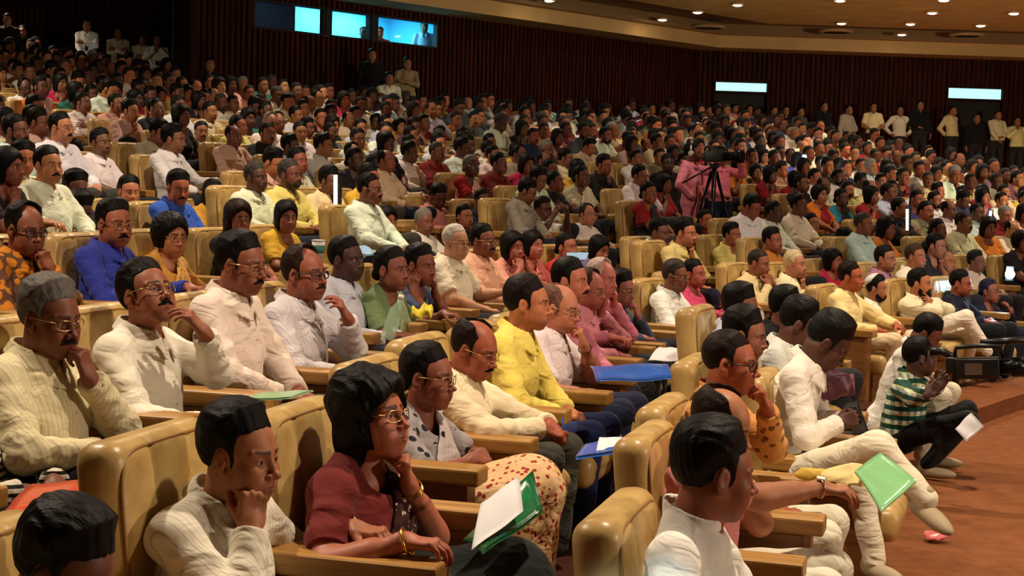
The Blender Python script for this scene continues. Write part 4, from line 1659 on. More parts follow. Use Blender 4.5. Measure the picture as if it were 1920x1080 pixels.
P(1052, 575, 92, 1.05, 'balding man in white shirt with knuckles pressed to his mouth', hair=BALD, hairc=(120, 84, 70), top=(234, 216, 218), yaw=-10, pitch=10, arms=('mouth', 'lap'), sleeve='short', glasses='wire', skin=(196, 122, 92), hx=.10, fat=1.1, legs=(30, 34, 60))
P(1072, 524, 84, 1.05, 'man with pale moustached face and flat black hair behind the yellow-shirted man', hair=SH, top=(200, 120, 140), yaw=-8, pitch=2, beard='moustache', skin=(190, 112, 84), hx=.08)
P(1108, 540, 74, 1.15, 'man in rose shirt with long raised forearm and glasses', hair=BLDG, hairc=(60, 40, 36), top=(206, 130, 142), yaw=-10, pitch=8, arms=('temple', 'lap'), glasses='wire', skin=(176, 96, 84), hx=.08)
P(1130, 520, 72, 1.05, 'white-haired man in dusty pink shirt leaning on his hand', hair=BLDG, hairc=(200, 170, 160), top=(196, 112, 132), yaw=-12, pitch=6, arms=('cheek', 'rest'), skin=(196, 112, 98), hx=.1, face=dict(old=1))
P(1166, 540, 66, 1.05, 'black-haired youth with hand at his mouth beside the white-haired man in pink', hair=THICK, top=(60, 70, 90), yaw=-12, pitch=10, arms=('mouth', 'lap'), glasses='wire', skin=(160, 96, 84), hx=.1)
P(1268, 516, 60, 1.05, 'man in white shirt with navy trousers at the end of the second row', hair=SH, hairc=(60, 50, 46), top=(240, 236, 226), yaw=-5, pitch=5, arms=('lap', 'lap'), glasses='wire', skin=(126, 76, 56), hx=.06, legs=(26, 30, 54))
F(1303, 512, 54, 1.25, 'woman in rose pink top beside the white-shirted man at the row end', hair=TIED, top=(196, 66, 104), yaw=-10, skin=(160, 84, 64), sleeve='long')
P(128, 1062, 236, 1.05, 'head of short black hair seen from above at the bottom left corner', hair=dict(style='short', t=.02, top=.016, wavy=.45), hairc=(20, 16, 14), top=(226, 216, 186), yaw=-5, pitch=28, skin=(110, 66, 46), hx=.05)
# third row
P(98, 592, 148, 2.1, 'grey-haired man in cream striped shirt with hand held before his mouth', hair=dict(style='short', t=.014, top=.016, wavy=.35), hairc=(104, 98, 92), top=(226, 212, 172), mat='stripes', yaw=-14, pitch=8, arms=('mouth', 'lap'), glasses='wire', beard='moustache', beardc=(30, 24, 22), skin=(126, 72, 52), hx=.06, face=dict(old=1.2), fat=1.15)
P(-62, 690, 160, 2.1, 'person in bold black and white striped sleeve cut by the left edge', hair=SH, top=(220, 210, 190), mat='bars', yaw=-5, skin=(120, 70, 50), hx=.05)
P(278, 547, 132, 2.1, 'man in white shirt tilting his head back to look up, one hand raised', hair=dict(style='short', t=.014, top=.010), top=(236, 226, 208), yaw=-24, pitch=-20, arms=('off', 'lap'), glasses='wire', beard='moustache', skin=(150, 88, 62), hx=.02, face=dict(jaw=1.1))
P(456, 492, 116, 2.1, 'tall man in pinkish white shirt with spectacles, forearm along the armrest', hair=dict(style='short', t=.012, top=.014), top=(236, 214, 200), yaw=-10, pitch=6, arms=('lap', 'lap'), glasses='wire', beard='moustache', skin=(146, 84, 60), hx=.08, fat=1.1)
P(574, 510, 104, 2.1, 'bald man in pale grey pinstripe shirt wearing dark-rimmed glasses', hair=BLDG, hairc=(44, 28, 24), top=(214, 204, 208), mat='stripes_grey', yaw=-16, pitch=-2, arms=('off', 'lap'), glasses='thick', beard='moustache', skin=(150, 84, 62), hx=.06, fat=1.12)
P(652, 484, 84, 2.1, 'dark-skinned man beside the bald man in grey pinstripes', hair=SH, top=(206, 206, 220), yaw=-14, skin=(78, 46, 38), hx=.02)
F(737, 503, 82, 2.1, 'woman in pale green with a yellow packet and bottle on her lap', hair=dict(style='tied', t=.016), top=(120, 140, 96), yaw=-18, pitch=0, arms=('rest', 'lap'), skin=(140, 80, 60), hx=.08, drape=(150, 160, 120))
F(790, 495, 76, 2.1, 'woman resting her cheek on her fist beside the woman in green', hair=dict(style='tied', t=.018), top=(70, 78, 110), yaw=-18, pitch=6, arms=('cheek', 'temple'), skin=(140, 78, 58), hx=.14)
P(856, 452, 66, 2.1, 'white-haired man in loose white shirt with spectacles', hair=dict(style='short', t=.008, top=.006, front=.02), hairc=(205, 196, 182), top=(240, 226, 200), yaw=-18, pitch=4, arms=('rest', 'lap'), glasses='wire', skin=(206, 150, 116), sleeve='short', face=dict(old=1), hx=.02, fat=1.15)
P(908, 450, 62, 2.1, 'man with moustache and glasses in a peach shirt', hair=SH, top=(234, 176, 146), yaw=-16, glasses='wire', beard='moustache', skin=(130, 76, 56), hx=.02, fat=1.1)
F(962, 462, 56, 2.1, 'woman with hand over her face beside the man in peach', hair=dict(style='bob', t=.02), top=(224, 150, 130), yaw=-20, arms=('temple', 'mouth'), skin=(170, 96, 76), hx=.1)
F(1000, 458, 54, 2.1, 'young woman with sleek black hair and a salmon scarf', hair=BOB, top=(214, 110, 100), yaw=-18, skin=(176, 104, 84), drape=(220, 120, 110), hx=.06)
F(1064, 462, 52, 2.1, 'woman with centre-parted hair in front of a blue folder', hair=TIED, top=(190, 52, 50), yaw=-14, skin=(164, 96, 72), hx=.06)
F(1124, 466, 50, 2.1, 'girl with bowed head and side-parted black hair beside the blue folder', hair=BOB, top=(120, 110, 150), yaw=-14, pitch=14, skin=(176, 108, 84), hx=.06)
P(1238, 434, 48, 2.3, 'man in full white clothes with hand over his mouth at the row end', hair=THICK, top=(242, 240, 230), yaw=-10, pitch=8, arms=('mouth', 'lap'), skin=(110, 64, 48), hx=.12, legs=(60, 80, 140))
# fourth row
P(50, 427, 98, 3.15, 'bald-templed man in brown shirt and glasses with both hands at his mouth', hair=BLDG, top=(96, 62, 44), mat='patch', yaw=-22, pitch=8, arms=('mouth', 'lap'), glasses='thick', skin=(140, 80, 56), hx=.08)
P(216, 416, 90, 3.15, 'man in royal blue shirt with glasses and open moustached mouth', hair=dict(style='short', t=.013, top=.012), top=(46, 56, 150), yaw=-28, pitch=4, glasses='wire', beard='moustache', skin=(160, 92, 66), hx=.02, fat=1.12, arms=('rest', 'lap'))
F(322, 440, 82, 3.15, 'woman in mustard saree with short curly hair and glasses', hair=dict(style='puffy', t=.014, wavy=1), top=(214, 152, 70), yaw=-28, pitch=6, glasses='wire', skin=(182, 116, 80), drape=(226, 170, 90), hx=.08, fat=1.1)
F(447, 408, 66, 3.15, 'woman with long dark brown hair over her shoulders and dark clothes', hair=dict(style='long', t=.02), hairc=(36, 20, 16), top=(40, 30, 30), yaw=-32, pitch=2, glasses='wire', skin=(158, 92, 70), hx=.04)
F(537, 405, 60, 3.15, 'smiling woman in yellow and black printed clothes', hair=BOB, top=(206, 160, 50), mat='floral_gold', yaw=-34, pitch=4, skin=(152, 90, 66), hx=.06)
F(724, 413, 55, 3.15, 'woman in magenta top with shoulder-length hair', hair=dict(style='bob', t=.018), top=(196, 22, 92), yaw=-18, skin=(168, 88, 68), glasses='wire', hx=.02, fat=1.15, sleeve='long')
P(797, 415, 48, 3.15, 'grey-haired man in white shirt left of the white-haired man', hair=SHW, hairc=(140, 130, 120), top=(236, 228, 210), yaw=-20, skin=(140, 86, 66), hx=.02)
F(872, 405, 44, 3.3, 'woman with hair pulled flat behind the white-haired man', hair=TIED, top=(60, 50, 60), yaw=-22, skin=(196, 126, 92), hx=.02)
P(906, 375, 42, 4.2, 'man in dark navy shirt with folded arms, halfway up the middle', hair=SH, top=(30, 38, 70), yaw=-24, arms=('mouth', 'lap'), skin=(120, 72, 54))
P(822, 368, 44, 4.2, 'man in salmon pink shirt with his head bowed', hair=dict(style='short', t=.018, top=.018), top=(228, 144, 142), yaw=-20, pitch=26, skin=(110, 62, 48), hx=.08, fat=1.15)
P(1020, 392, 44, 4.2, 'man in white shirt lifting a dark camera in both hands', hair=THICK, top=(240, 234, 222), yaw=-18, arms=('photo', 'photo'), sleeve='short', skin=(100, 58, 44), hx=.04)
P(1102, 402, 42, 3.9, 'bald man in white shirt next to the man lifting a camera', hair=BLDG, hairc=(60, 46, 40), top=(240, 226, 220), yaw=-18, skin=(200, 130, 104), hx=.02, fat=1.15)
P(1190, 400, 40, 3.9, 'crop-haired man in white shirt with fingers at his chin', hair=dict(style='short', t=.004, top=.002, front=.012), hairc=(70, 60, 54), top=(238, 232, 220), yaw=-16, arms=('chin', 'lap'), beard='moustache', beardc=(70, 60, 55), skin=(190, 120, 92), hx=.04)
P(604, 412, 40, 3.15, 'small child in bright red top beside the woman in printed clothes', hair=dict(style='short', t=.006), hairc=(60, 40, 30), top=(220, 50, 30), yaw=-20, skin=(190, 130, 92), arms=('mouth', 'lap'), head=.9)
# fifth row and up, left side
P(150, 392, 66, 4.0, 'person in dark blue slumped with a hand over the face behind the royal blue shirt', hair=THICK, top=(34, 70, 104), yaw=-24, pitch=30, arms=('cheek', 'mouth'), skin=(96, 56, 42), hx=.12)
P(143, 352, 64, 4.6, 'man with thick black hair over the slumped person in dark blue', hair=THICK, top=(30, 34, 44), yaw=-26, pitch=12, skin=(110, 64, 46))
P(243, 357, 58, 4.2, 'round-faced person in white shirt with short black hair', hair=dict(style='short', t=.015), top=(236, 230, 216), yaw=-34, pitch=6, skin=(190, 120, 84), hx=.06)
P(335, 350, 62, 4.2, 'man in bright blue shirt looking slightly down', hair=dict(style='short', t=.014, top=.012), top=(52, 92, 190), yaw=-32, pitch=14, skin=(176, 100, 70), hx=.04, fat=1.15, beard='moustache')
F(399, 362, 52, 4.2, 'woman in mustard top with short hair beside the bright blue shirt', hair=BOB, top=(214, 160, 60), yaw=-32, pitch=8, skin=(170, 100, 70), hx=.04)
P(44, 296, 62, 5.25, 'young man in white shirt on the left edge, high row', hair=THICK, top=(228, 226, 206), yaw=-30, pitch=8, skin=(166, 100, 64), hx=.02)
P(378, 246, 38, 8.4, 'man in pale mint shirt looking straight at the stage, upper rows', hair=SH, top=(190, 214, 178), yaw=-28, beard='moustache', skin=(150, 90, 62))
F(136, 282, 46, 6.3, 'woman with long dark hair and dark top in the upper left rows', hair=LONG, top=(40, 34, 34), yaw=-24, pitch=10, skin=(130, 76, 54))
P(211, 300, 46, 5.6, 'smiling balding man in grey-white shirt in the upper left rows', hair=BLDG, top=(200, 196, 186), yaw=-30, skin=(160, 96, 66), hx=.02)
P(240, 280, 46, 6.3, 'person with chin on clasped hands behind the smiling balding man', hair=THICK, top=(44, 36, 40), yaw=-26, arms=('chin', 'chin'), pitch=10, skin=(130, 74, 54), hx=.1)
# section by the far aisle
P(1597, 518, 57, .45, 'man in cream kurta with short black hair on the far front row', hair=SH, hairc=(26, 16, 12), top=(238, 214, 150), yaw=-2, collar=False, arms=('write', 'lap'), skin=(176, 92, 56), legs=(226, 200, 160), hx=.04)
P(1648, 540, 52, .45, 'black-bearded man in white robe and small white cap', hair=SH, top=(244, 234, 210), yaw=-6, collar=False, beard='full', arms=('lap', 'write'), skin=(160, 96, 68), legs=(236, 222, 196), skirt=True, hx=.06)
P(1727, 530, 52, .45, 'man in cream robe with long black beard, leg crossed over the other', hair=dict(style='short', t=.018, top=.012), top=(240, 226, 188), yaw=-2, collar=False, beard='long', skin=(176, 110, 74), legs=(240, 230, 210), cross=True, hx=.04, arms=('fold', 'fold'))
P(1803, 530, 50, .45, 'man in navy shirt beside the long-bearded man', hair=SH, top=(24, 26, 46), yaw=-2, pitch=6, skin=(150, 80, 56), legs=(20, 22, 32), hx=.04)
F(1857, 545, 46, .45, 'woman in navy headscarf and glasses with a hand raised to her chin', hair=dict(style='tied', t=.012), hairc=(34, 34, 60), top=(28, 28, 52), yaw=-10, pitch=-4, arms=('off', 'lap'), glasses='wire', skin=(150, 86, 66), legs=(22, 22, 34), sleeve='long', hx=.06)
P(1424, 492, 53, 1.5, 'crop-haired man in beige shirt hiding his face behind clasped hands', hair=dict(style='short', t=.005, top=.003), hairc=(46, 34, 28), top=(214, 190, 140), yaw=-4, pitch=8, arms=('mouth', 'mouth'), skin=(140, 84, 58), hx=.08, sleeve='long')
P(1492, 494, 52, 1.5, 'person in cream shirt and pale cap with hand under the chin', hair=dict(style='short', t=.008), hairc=(200, 180, 140), top=(238, 224, 180), yaw=-8, arms=('chin', 'lap'), skin=(176, 112, 84), hx=.06)
P(1450, 450, 46, 2.55, 'man in amber shirt with thick black hair behind the clasped hands', hair=THICK, top=(190, 120, 50), yaw=-12, skin=(150, 84, 60))
F(1562, 488, 44, 1.8, 'woman in crimson top with bobbed hair behind the cream kurta', hair=dict(style='bob', t=.018), top=(196, 30, 70), yaw=-6, skin=(156, 84, 60), hx=.02)
P(1662, 484, 50, 1.5, 'smooth-faced man with swept-back hair above the white cap', hair=SH, top=(160, 110, 130), yaw=-10, skin=(150, 96, 72), hx=.04)
P(1718, 480, 48, 1.5, 'greying man in white shirt above the long-bearded man', hair=dict(style='short', t=.01), hairc=(64, 46, 36), top=(240, 232, 208), yaw=-8, skin=(160, 98, 70), hx=.02)
P(1775, 490, 44, 1.5, 'thin-haired man in white shirt above the navy shirt', hair=BLDG, hairc=(110, 96, 80), top=(232, 230, 224), yaw=-14, skin=(180, 116, 84), hx=.02)
P(1832, 490, 42, 1.5, 'boy in pale shirt above the woman in headscarf', hair=THICK, hairc=(34, 36, 38), top=(234, 216, 200), yaw=-10, skin=(140, 100, 88), hx=.02, head=.95)
P(1640, 443, 40, 2.55, 'crop-haired man in teal green shirt, a few rows up', hair=dict(style='short', t=.004), hairc=(60, 44, 34), top=(36, 140, 120), yaw=-8, pitch=8, skin=(150, 88, 60))
F(1585, 446, 40, 2.55, 'woman with long straight hair beside the teal green shirt', hair=LONG, top=(26, 70, 120), yaw=-6, skin=(190, 120, 96))
P(1374, 440, 44, 2.55, 'man with hands clasped in pale yellow shirt at the aisle', hair=THICK, top=(236, 220, 130), yaw=-14, arms=('chin', 'chin'), skin=(160, 92, 62), hx=.06)
F(1323, 412, 38, 3.2, 'woman in orange top just below the tripod', hair=TIED, top=(240, 150, 80), yaw=-14, skin=(190, 110, 70))
P(1522, 418, 38, 3.6, 'girl in pale pink short sleeves leaning her chin on folded arms', hair=PLAIT, top=(236, 190, 176), yaw=-10, arms=('chin', 'chin'), sleeve='short', skin=(170, 104, 74), sex='f', collar=False)
# on the floor by the aisle
P(1739, 624, 70, -1.1, 'man in white shirt crouching with bowed head behind the videographer', hair=dict(style='short', t=.014), top=(240, 234, 220), yaw=0, pitch=36, hx=.28, skin=(120, 68, 50), arms=('lap', 'lap'), low=1, legs=(225, 215, 190), knee=(((.42, .16, .50), (.30, .16, .10)), ((.42, -.14, .50), (.30, -.14, .10))))
P(1727, 668, 72, -2.2, 'videographer in green checked shirt squatting with a camcorder', hair=dict(style='short', t=.016, top=.01), top=(214, 222, 200), mat='plaid', yaw=24, pitch=4, hx=.12, skin=(84, 50, 40), low=1, shoes='shoe_tan', legs=(22, 20, 22),
  arms='cam',
  knee=(((.40, .18, .42), (.20, .18, .10)), ((.46, -.16, .40), (.22, -.16, .09))))

SEATS = []       # (x, y, z, heading, label, near end of a row)
PLACED = []      # (x, y) of heads
INFO = {}


def heading(x, y):
    return math.atan2(STAGE[1] - y, STAGE[0] - x) - math.radians(9) * max(0.0, min(1.0, (7.5 - y) / 4.0))


def prepare(rec):
    px, py, s, r, label, k = rec
    y = F_PX * .251 / s
    py = py + .035 * s
    q = at_depth(px, py, y)
    hd = heading(q[0], q[1])
    low = k.pop('low', 0); k.pop('bshadow', 0); k.pop('cheekfist', 0)
    zf = row_floor(0) if low else (rake(r) if r > 0 else 0.0)
    if not low:
        zf = floor_at(r, math.atan2(q[1] - STAGE[1], STAGE[0] - q[0]))
    hz = q[2] - zf
    if not low:
        # keep the person on their row: the sitting height takes up what is left
        hzc = min(max(hz, .93), 1.17)
    else:
        hzc = max(hz, .66)
    sp = dict(k)
    hx = sp.get('hx', 0)
    sp['hx'] = hx
    sp['hz'] = hzc
    if low:
        # squatting: the hips come down
        sp['hipz'] = .24
    org = (q[0] - math.cos(hd) * hx, q[1] - math.sin(hd) * hx)
    zo = zf + (hz - hzc)
    def loc(px, py, yy):
        w = at_depth(px, py, yy); dx, dy = w[0] - org[0], w[1] - org[1]
        return (dx * math.cos(hd) + dy * math.sin(hd), -dx * math.sin(hd) + dy * math.cos(hd), w[2] - zo)
    if k.get('arms') and k['arms'][1] == 'pxarm':
        sp['arms'] = (k['arms'][0], (loc(1560, 915, y + .05), (-.4, -.6, -.6), (1, .15, -.12), (0, -.1, 1), 'relax'))
    if k.get('arms') == 'cam':
        sp['arms'] = ((loc(1812, 735, 8.95), (.1, .5, -1), (.5, .1, .9), (.2, 1, -.2), 'grip'), (loc(1776, 745, 8.8), (-.1, -.5, -1), (.6, .5, .7), (.1, -1, 0), 'grip'))
    if k.get('knee') == 'A4':
        sp['knee'] = ((loc(1600, 860, 6.35), loc(1640, 1050, 6.3)), (loc(1645, 838, 6.0), loc(1735, 935, 5.9)))
    return sp, org, zf + (hz - hzc), hd, y, label, low, s


ORD = ['first', 'second', 'third', 'fourth', 'fifth', 'sixth', 'seventh', 'eighth', 'ninth', 'tenth', 'eleventh', 'twelfth', 'thirteenth', 'fourteenth', 'fifteenth', 'sixteenth',
       'seventeenth', 'eighteenth', 'nineteenth', 'twentieth', 'twenty-first', 'twenty-second', 'twenty-third', 'twenty-fourth', 'twenty-fifth', 'twenty-sixth', 'twenty-seventh', 'twenty-eighth', 'twenty-ninth', 'thirtieth']
ordn = lambda n: ORD[n] if n < len(ORD) else '%dth' % (n + 1)
prep = [prepare(r) for r in PEOPLE]


def job(a):
    sp, org, zf, hd, y, label, low, s = a
    return person_geo(sp, max(.0023, min(.0125, y * .00062)))


with ThreadPoolExecutor(4) as ex:
    geos = list(ex.map(job, prep))
print('named people', len(geos), round(time.time() - T0, 1), flush=True)
for a, g in zip(prep, geos):
    sp, org, zf, hd, y, label, low, s = a
    o = link_person(g, (org[0], org[1], zf), hd, label)
    INFO[label] = (o, g[1], org, zf, hd)
    PLACED.append(org)
    if not low and 'child' not in label:
        sh_ = .85 * sp.get('hx', 0) + .04
        org = (org[0] + math.cos(hd) * sh_, org[1] + math.sin(hd) * sh_)
        SEATS.append((org[0], org[1], floor_at(radial(*org), math.atan2(org[1] - 1, 20.6 - org[0])) if y > 9 and abs(floor_at(radial(*org), math.atan2(org[1] - 1, 20.6 - org[0])) - zf) < .12 else zf, hd, label, y))

# ------------------------------------------------------------------ the rest of the audience on the arcs
rng = random.Random(11)
TOPM = [((236, 228, 208), 'off-white shirt', 7), ((240, 236, 228), 'white shirt', 7), ((206, 214, 222), 'pale blue shirt', 3), ((228, 208, 168), 'cream shirt', 4), ((222, 170, 150), 'peach shirt', 2),
        ((150, 140, 120), 'khaki shirt', 2), ((50, 60, 90), 'dark blue shirt', 1.5), ((34, 32, 36), 'black shirt', 2), ((110, 60, 46), 'brown shirt', 1), ((216, 200, 120), 'yellow shirt', 1.2), ((90, 96, 100), 'grey shirt', 1.5), ((120, 30, 34), 'maroon shirt', .8)]
TOPF = [((150, 30, 40), 'maroon top', 2), ((214, 120, 40), 'orange top', 2), ((226, 184, 60), 'yellow top', 2), ((36, 30, 36), 'black top', 3), ((200, 40, 90), 'magenta top', 1.4), ((40, 110, 90), 'green top', 1.2),
        ((220, 170, 160), 'pale pink top', 1.5), ((220, 206, 180), 'cream top', 2), ((60, 60, 120), 'blue top', 1), ((40, 130, 150), 'teal top', .6), ((110, 70, 90), 'plum top', 1.2)]


def pick(tab):
    t = sum(c[2] for c in tab); u = rng.random() * t
    for c in tab:
        u -= c[2]
        if u <= 0: return c
    return tab[-1]


PROTO = [  # sex, hair phrase, spec
    ('m', 'short black hair', dict(hair=SH, yaw=-6, arms=('lap', 'lap'))),
    ('m', 'thick black hair', dict(hair=THICK, yaw=6, pitch=5, arms=('rest', 'lap'))),
    ('m', 'moustache', dict(hair=SH, beard='moustache', yaw=-14, arms=('lap', 'rest'), fat=1.12)),
    ('m', 'glasses and moustache', dict(hair=dict(style='short', t=.01), beard='moustache', glasses='wire', yaw=0, arms=('lap', 'lap'), fat=1.1)),
    ('m', 'bald head', dict(hair=BALD, yaw=-8, arms=('rest', 'lap'), fat=1.18)),
    ('m', 'thinning hair and glasses', dict(hair=BLDG, glasses='thick', yaw=-12, pitch=4, arms=('lap', 'lap'), fat=1.1)),
    ('m', 'hand on chin', dict(hair=THICK, yaw=-4, pitch=6, arms=('chin', 'lap'), hx=.08)),
    ('m', 'cheek on fist', dict(hair=SH, yaw=-10, pitch=8, roll=5, arms=('cheek', 'lap'), hx=.08)),
    ('m', 'bowed head', dict(hair=THICK, yaw=5, pitch=24, arms=('lap', 'lap'), hx=.08)),
    ('m', 'full beard', dict(hair=SH, beard='full', yaw=-6, arms=('lapin', 'lapin'))),
    ('m', 'folded arms', dict(hair=SH, yaw=8, pitch=-4, arms=('fold', 'fold'))),
    ('m', 'wavy hair', dict(hair=SHW, yaw=-20, arms=('lap', 'lap'), sleeve='short')),
    ('f', 'tied-back hair', dict(hair=TIED, yaw=-6, arms=('lapin', 'lapin'), drape=1)),
    ('f', 'long loose hair', dict(hair=LONG, yaw=-12, pitch=4, arms=('lap', 'lap'))),
    ('f', 'bobbed hair', dict(hair=BOB, yaw=2, arms=('lap', 'chin'), hx=.06)),
    ('f', 'puffed hair', dict(hair=PUFF, yaw=-14, arms=('lapin', 'lap'), drape=1, fat=1.12)),
    ('f', 'plaited hair', dict(hair=PLAIT, yaw=-4, pitch=8, arms=('chin', 'lap'), hx=.08)),
    ('f', 'glasses and tied hair', dict(hair=TIED, glasses='wire', yaw=-16, arms=('lap', 'lap'), drape=1)),
]


def proto_spec(sex, sp, lower=True):
    d = dict(sp, sex=sex, lower=lower, hz=1.07)
    if sex == 'f':
        d.update(collar=False, sleeve=d.get('sleeve', 'short'))
        if d.get('drape') == 1: d['drape'] = (150, 120, 90)
    return d


with ThreadPoolExecutor(4) as ex:
    pg = list(ex.map(lambda q: person_geo(proto_spec(q[0], q[2]), .0062), PROTO))
    pg1 = list(ex.map(lambda q: person_geo(dict(proto_spec(q[0], q[2], False), glasses=None), .0115), PROTO))
    pg2 = list(ex.map(lambda q: person_geo(dict(proto_spec(q[0], q[2], False), glasses=None), .0215), PROTO))
print('prototypes', round(time.time() - T0, 1), flush=True)

TRIPOD = (2.45, 20.0)
AUTO = []
A2 = math.radians(47.0)
for sec in (0, 1):
    for k in range(1 if sec else 2, NROW + 1):
        r = rrow(k) + off(sec)
        dphi = (.55 if r < 4 else .50) / (R_FRONT + r)
        ph = (math.radians(8) if sec == 0 else A1 + math.radians(1.3)) + rng.random() * dphi * .5
        while ph < (A1 - math.radians(1.2) if sec == 0 else PH1):
            x, y, _ = ringpt(r, ph, 0)
            ph += dphi
            if abs(ph - A2) < math.radians(1.1) and r < 12: continue
            z = floor_at(r, ph)
            q = project((x, y, z + 1.04))
            if q is None or q[0] < -45 or q[0] > 1975: continue
            if y < 9.0 or (r < .9): continue
            if math.hypot(x - TRIPOD[0], y - TRIPOD[1]) < 1.5 or (1236 < q[0] < 1372 and 14.6 < y < 20.5): continue
            # stay clear of the walls and the walkway along them
            if (np.array([x, y]) - WA) @ wn < 1.5 and x > WB[0] - .4: continue
            if (np.array([x, y]) - WA) @ sn < 2.6: continue
            if x <= WB[0] - .4 and y > 31.4: continue
            if min(math.hypot(x - a, y - b) for a, b in PLACED) < .49: continue
            if any(abs(q[0] - n[0]) < .55 * n[2] and -1.3 * n[2] < q[1] - n[1] < 2.0 * n[2] and y < F_PX * .251 / n[2] for n in PEOPLE if n[2] > 37): continue
            AUTO.append((y, x, r, ph, z, q, sec, k))
AUTO.sort()
print('auto seats', len(AUTO), flush=True)

STANDING = []
NPEOPLE = 300
n_stand = 31
n_auto = NPEOPLE - len(PEOPLE) - n_stand
rows = {}
people_auto = []
empt = []
for rec in AUTO:
    if rng.random() < (.035 if rec[0] < 16 else .05) and not rec[0] < 9.5:
        empt.append(rec); continue
    people_auto.append(rec)
near, far = people_auto[:n_auto], people_auto[n_auto:]
SKINS = [(150, 92, 64), (124, 74, 52), (96, 58, 44), (170, 106, 74), (188, 122, 88), (140, 84, 62), (110, 66, 50)]


def style_of(rec):
    y, x, r, ph, z, q, sec, k = rec
    sex = 'f' if rng.random() < (.42 if q[0] > 820 or q[1] < 240 else .25) else 'm'
    ids = [i for i, p in enumerate(PROTO) if p[0] == sex]
    i = rng.choice(ids)
    top = pick(TOPF if sex == 'f' else TOPM)
    c = tuple(max(8, min(250, int(v * rng.uniform(.92, 1.03)))) for v in top[0])
    sk = rng.choice(SKINS); sk = tuple(int(v * rng.uniform(.92, 1.06)) for v in sk)
    hc = HB if rng.random() < (.86 if sex == 'm' else .985) else rng.choice([GREY, SALT, SALT, (38, 24, 18)])
    return sex, i, c, top[1], sk, hc


src = []
for g in pg:
    o = link_person(g, (0, 0, -50), 0, 'x')
    src.append((o, tree_of(o)))
byrow = {}
for rec in near:
    byrow.setdefault((rec[6], rec[7]), []).append(rec)
used = [False] * len(src)
GARM = ('shirt', 'blouse')
for (sec, k), lst in sorted(byrow.items()):
    lst.sort(key=lambda t: t[5][0])
    for j, rec in enumerate(lst):
        y, x, r, ph, z, q, _, _ = rec
        sex, i, c, tn, sk, hc = style_of(rec)
        o, tr = src[i]
        if used[i]: o = copy_tree(o, tr)
        used[i] = True
        o.location = (x + rng.uniform(-.03, .03), y + rng.uniform(-.04, .04), z + rng.uniform(-.05, .03))
        o.rotation_euler = (0, 0, heading(x, y) + math.radians(rng.gauss(0, 6)))
        sc_ = rng.uniform(.96, 1.04); o.scale = (sc_,) * 3
        o.color = rgba(sk)
        for ch in o.children:
            n = ch.name.split('.')[0]
            if n in GARM: ch.color = rgba(c)
            elif n in ('hair', 'moustache', 'beard'): ch.color = rgba(hc)
            elif n == 'dupatta': ch.color = rgba(pick(TOPF)[0])
            elif n == 'trousers': ch.color = rgba(rng.choice([(34, 34, 42), (60, 56, 50), (30, 32, 50)]))
        who = 'woman' if sex == 'f' else 'man'
        tag(o, '%s in %s, %s, %s row %s block, %s from left' % (who, tn, PROTO[i][1], ordn(k), 'right' if sec else 'left', ordn(j)), 'person', 'seated audience')
        PLACED.append((x, y))
        SEATS.append((x, y, z, heading(x, y), 'seat of %s %s row%s %s' % (who, ordn(k), sec, j), y, (sec, k, j)))
for i, u in enumerate(used):
    if not u:
        for ch in list(src[i][0].children):
            for c2 in list(ch.children): bpy.data.objects.remove(c2)
            bpy.data.objects.remove(ch)
        bpy.data.objects.remove(src[i][0])
print('individual audience', len(near), 'far', len(far), round(time.time() - T0, 1), flush=True)

# the audience beyond: one mass
packs = {}


def pack(geo):
    out = []
    for name, v, f, c, mk, col, mi in geo[0]:
        if len(v) == 0: continue
        role = 'skin' if name == 'person' else 'hair' if name in ('hair', 'moustache', 'beard') else 'drape' if name == 'dupatta' else 'top'
        out.append((v, f, c, role))
    return out


P1 = [pack(g) for g in pg1]; P2 = [pack(g) for g in pg2]
VS, FS, CS, nn_ = [], [], [], 0
for rec in far:
    y, x, r, ph, z, q, sec, k = rec
    sex, i, c, tn, sk, hc = style_of(rec)
    a = heading(x, y) + math.radians(rng.gauss(0, 8)); s_ = rng.uniform(.99, 1.10)
    R = np.array([[math.cos(a), -math.sin(a), 0], [math.sin(a), math.cos(a), 0], [0, 0, 1]], np.float32) * s_
    T = A32((x + rng.uniform(-.05, .05), y + rng.uniform(-.05, .05), z + rng.uniform(-.05, .03)))
    dcol = lin(pick(TOPF)[0])
    for v, f, cc, role in (P1 if y < 25 else P2)[i]:
        base = {'skin': lin(sk), 'hair': lin(hc), 'top': lin(c), 'drape': dcol}[role]
        VS.append(v @ R.T + T); FS.append(f + nn_); nn_ += len(v)
        CS.append((cc if cc is not None else np.ones((len(v), 3), np.float32)) * A32(base))
cr = obj_from('audience_crowd', np.concatenate(VS), np.concatenate(FS), M['attr'], None, np.concatenate(CS))
tag(cr, 'dense seated audience filling the upper rows up to the back walls', 'audience', 'seated audience', 'stuff')
print('crowd verts', nn_, round(time.time() - T0, 1), flush=True)

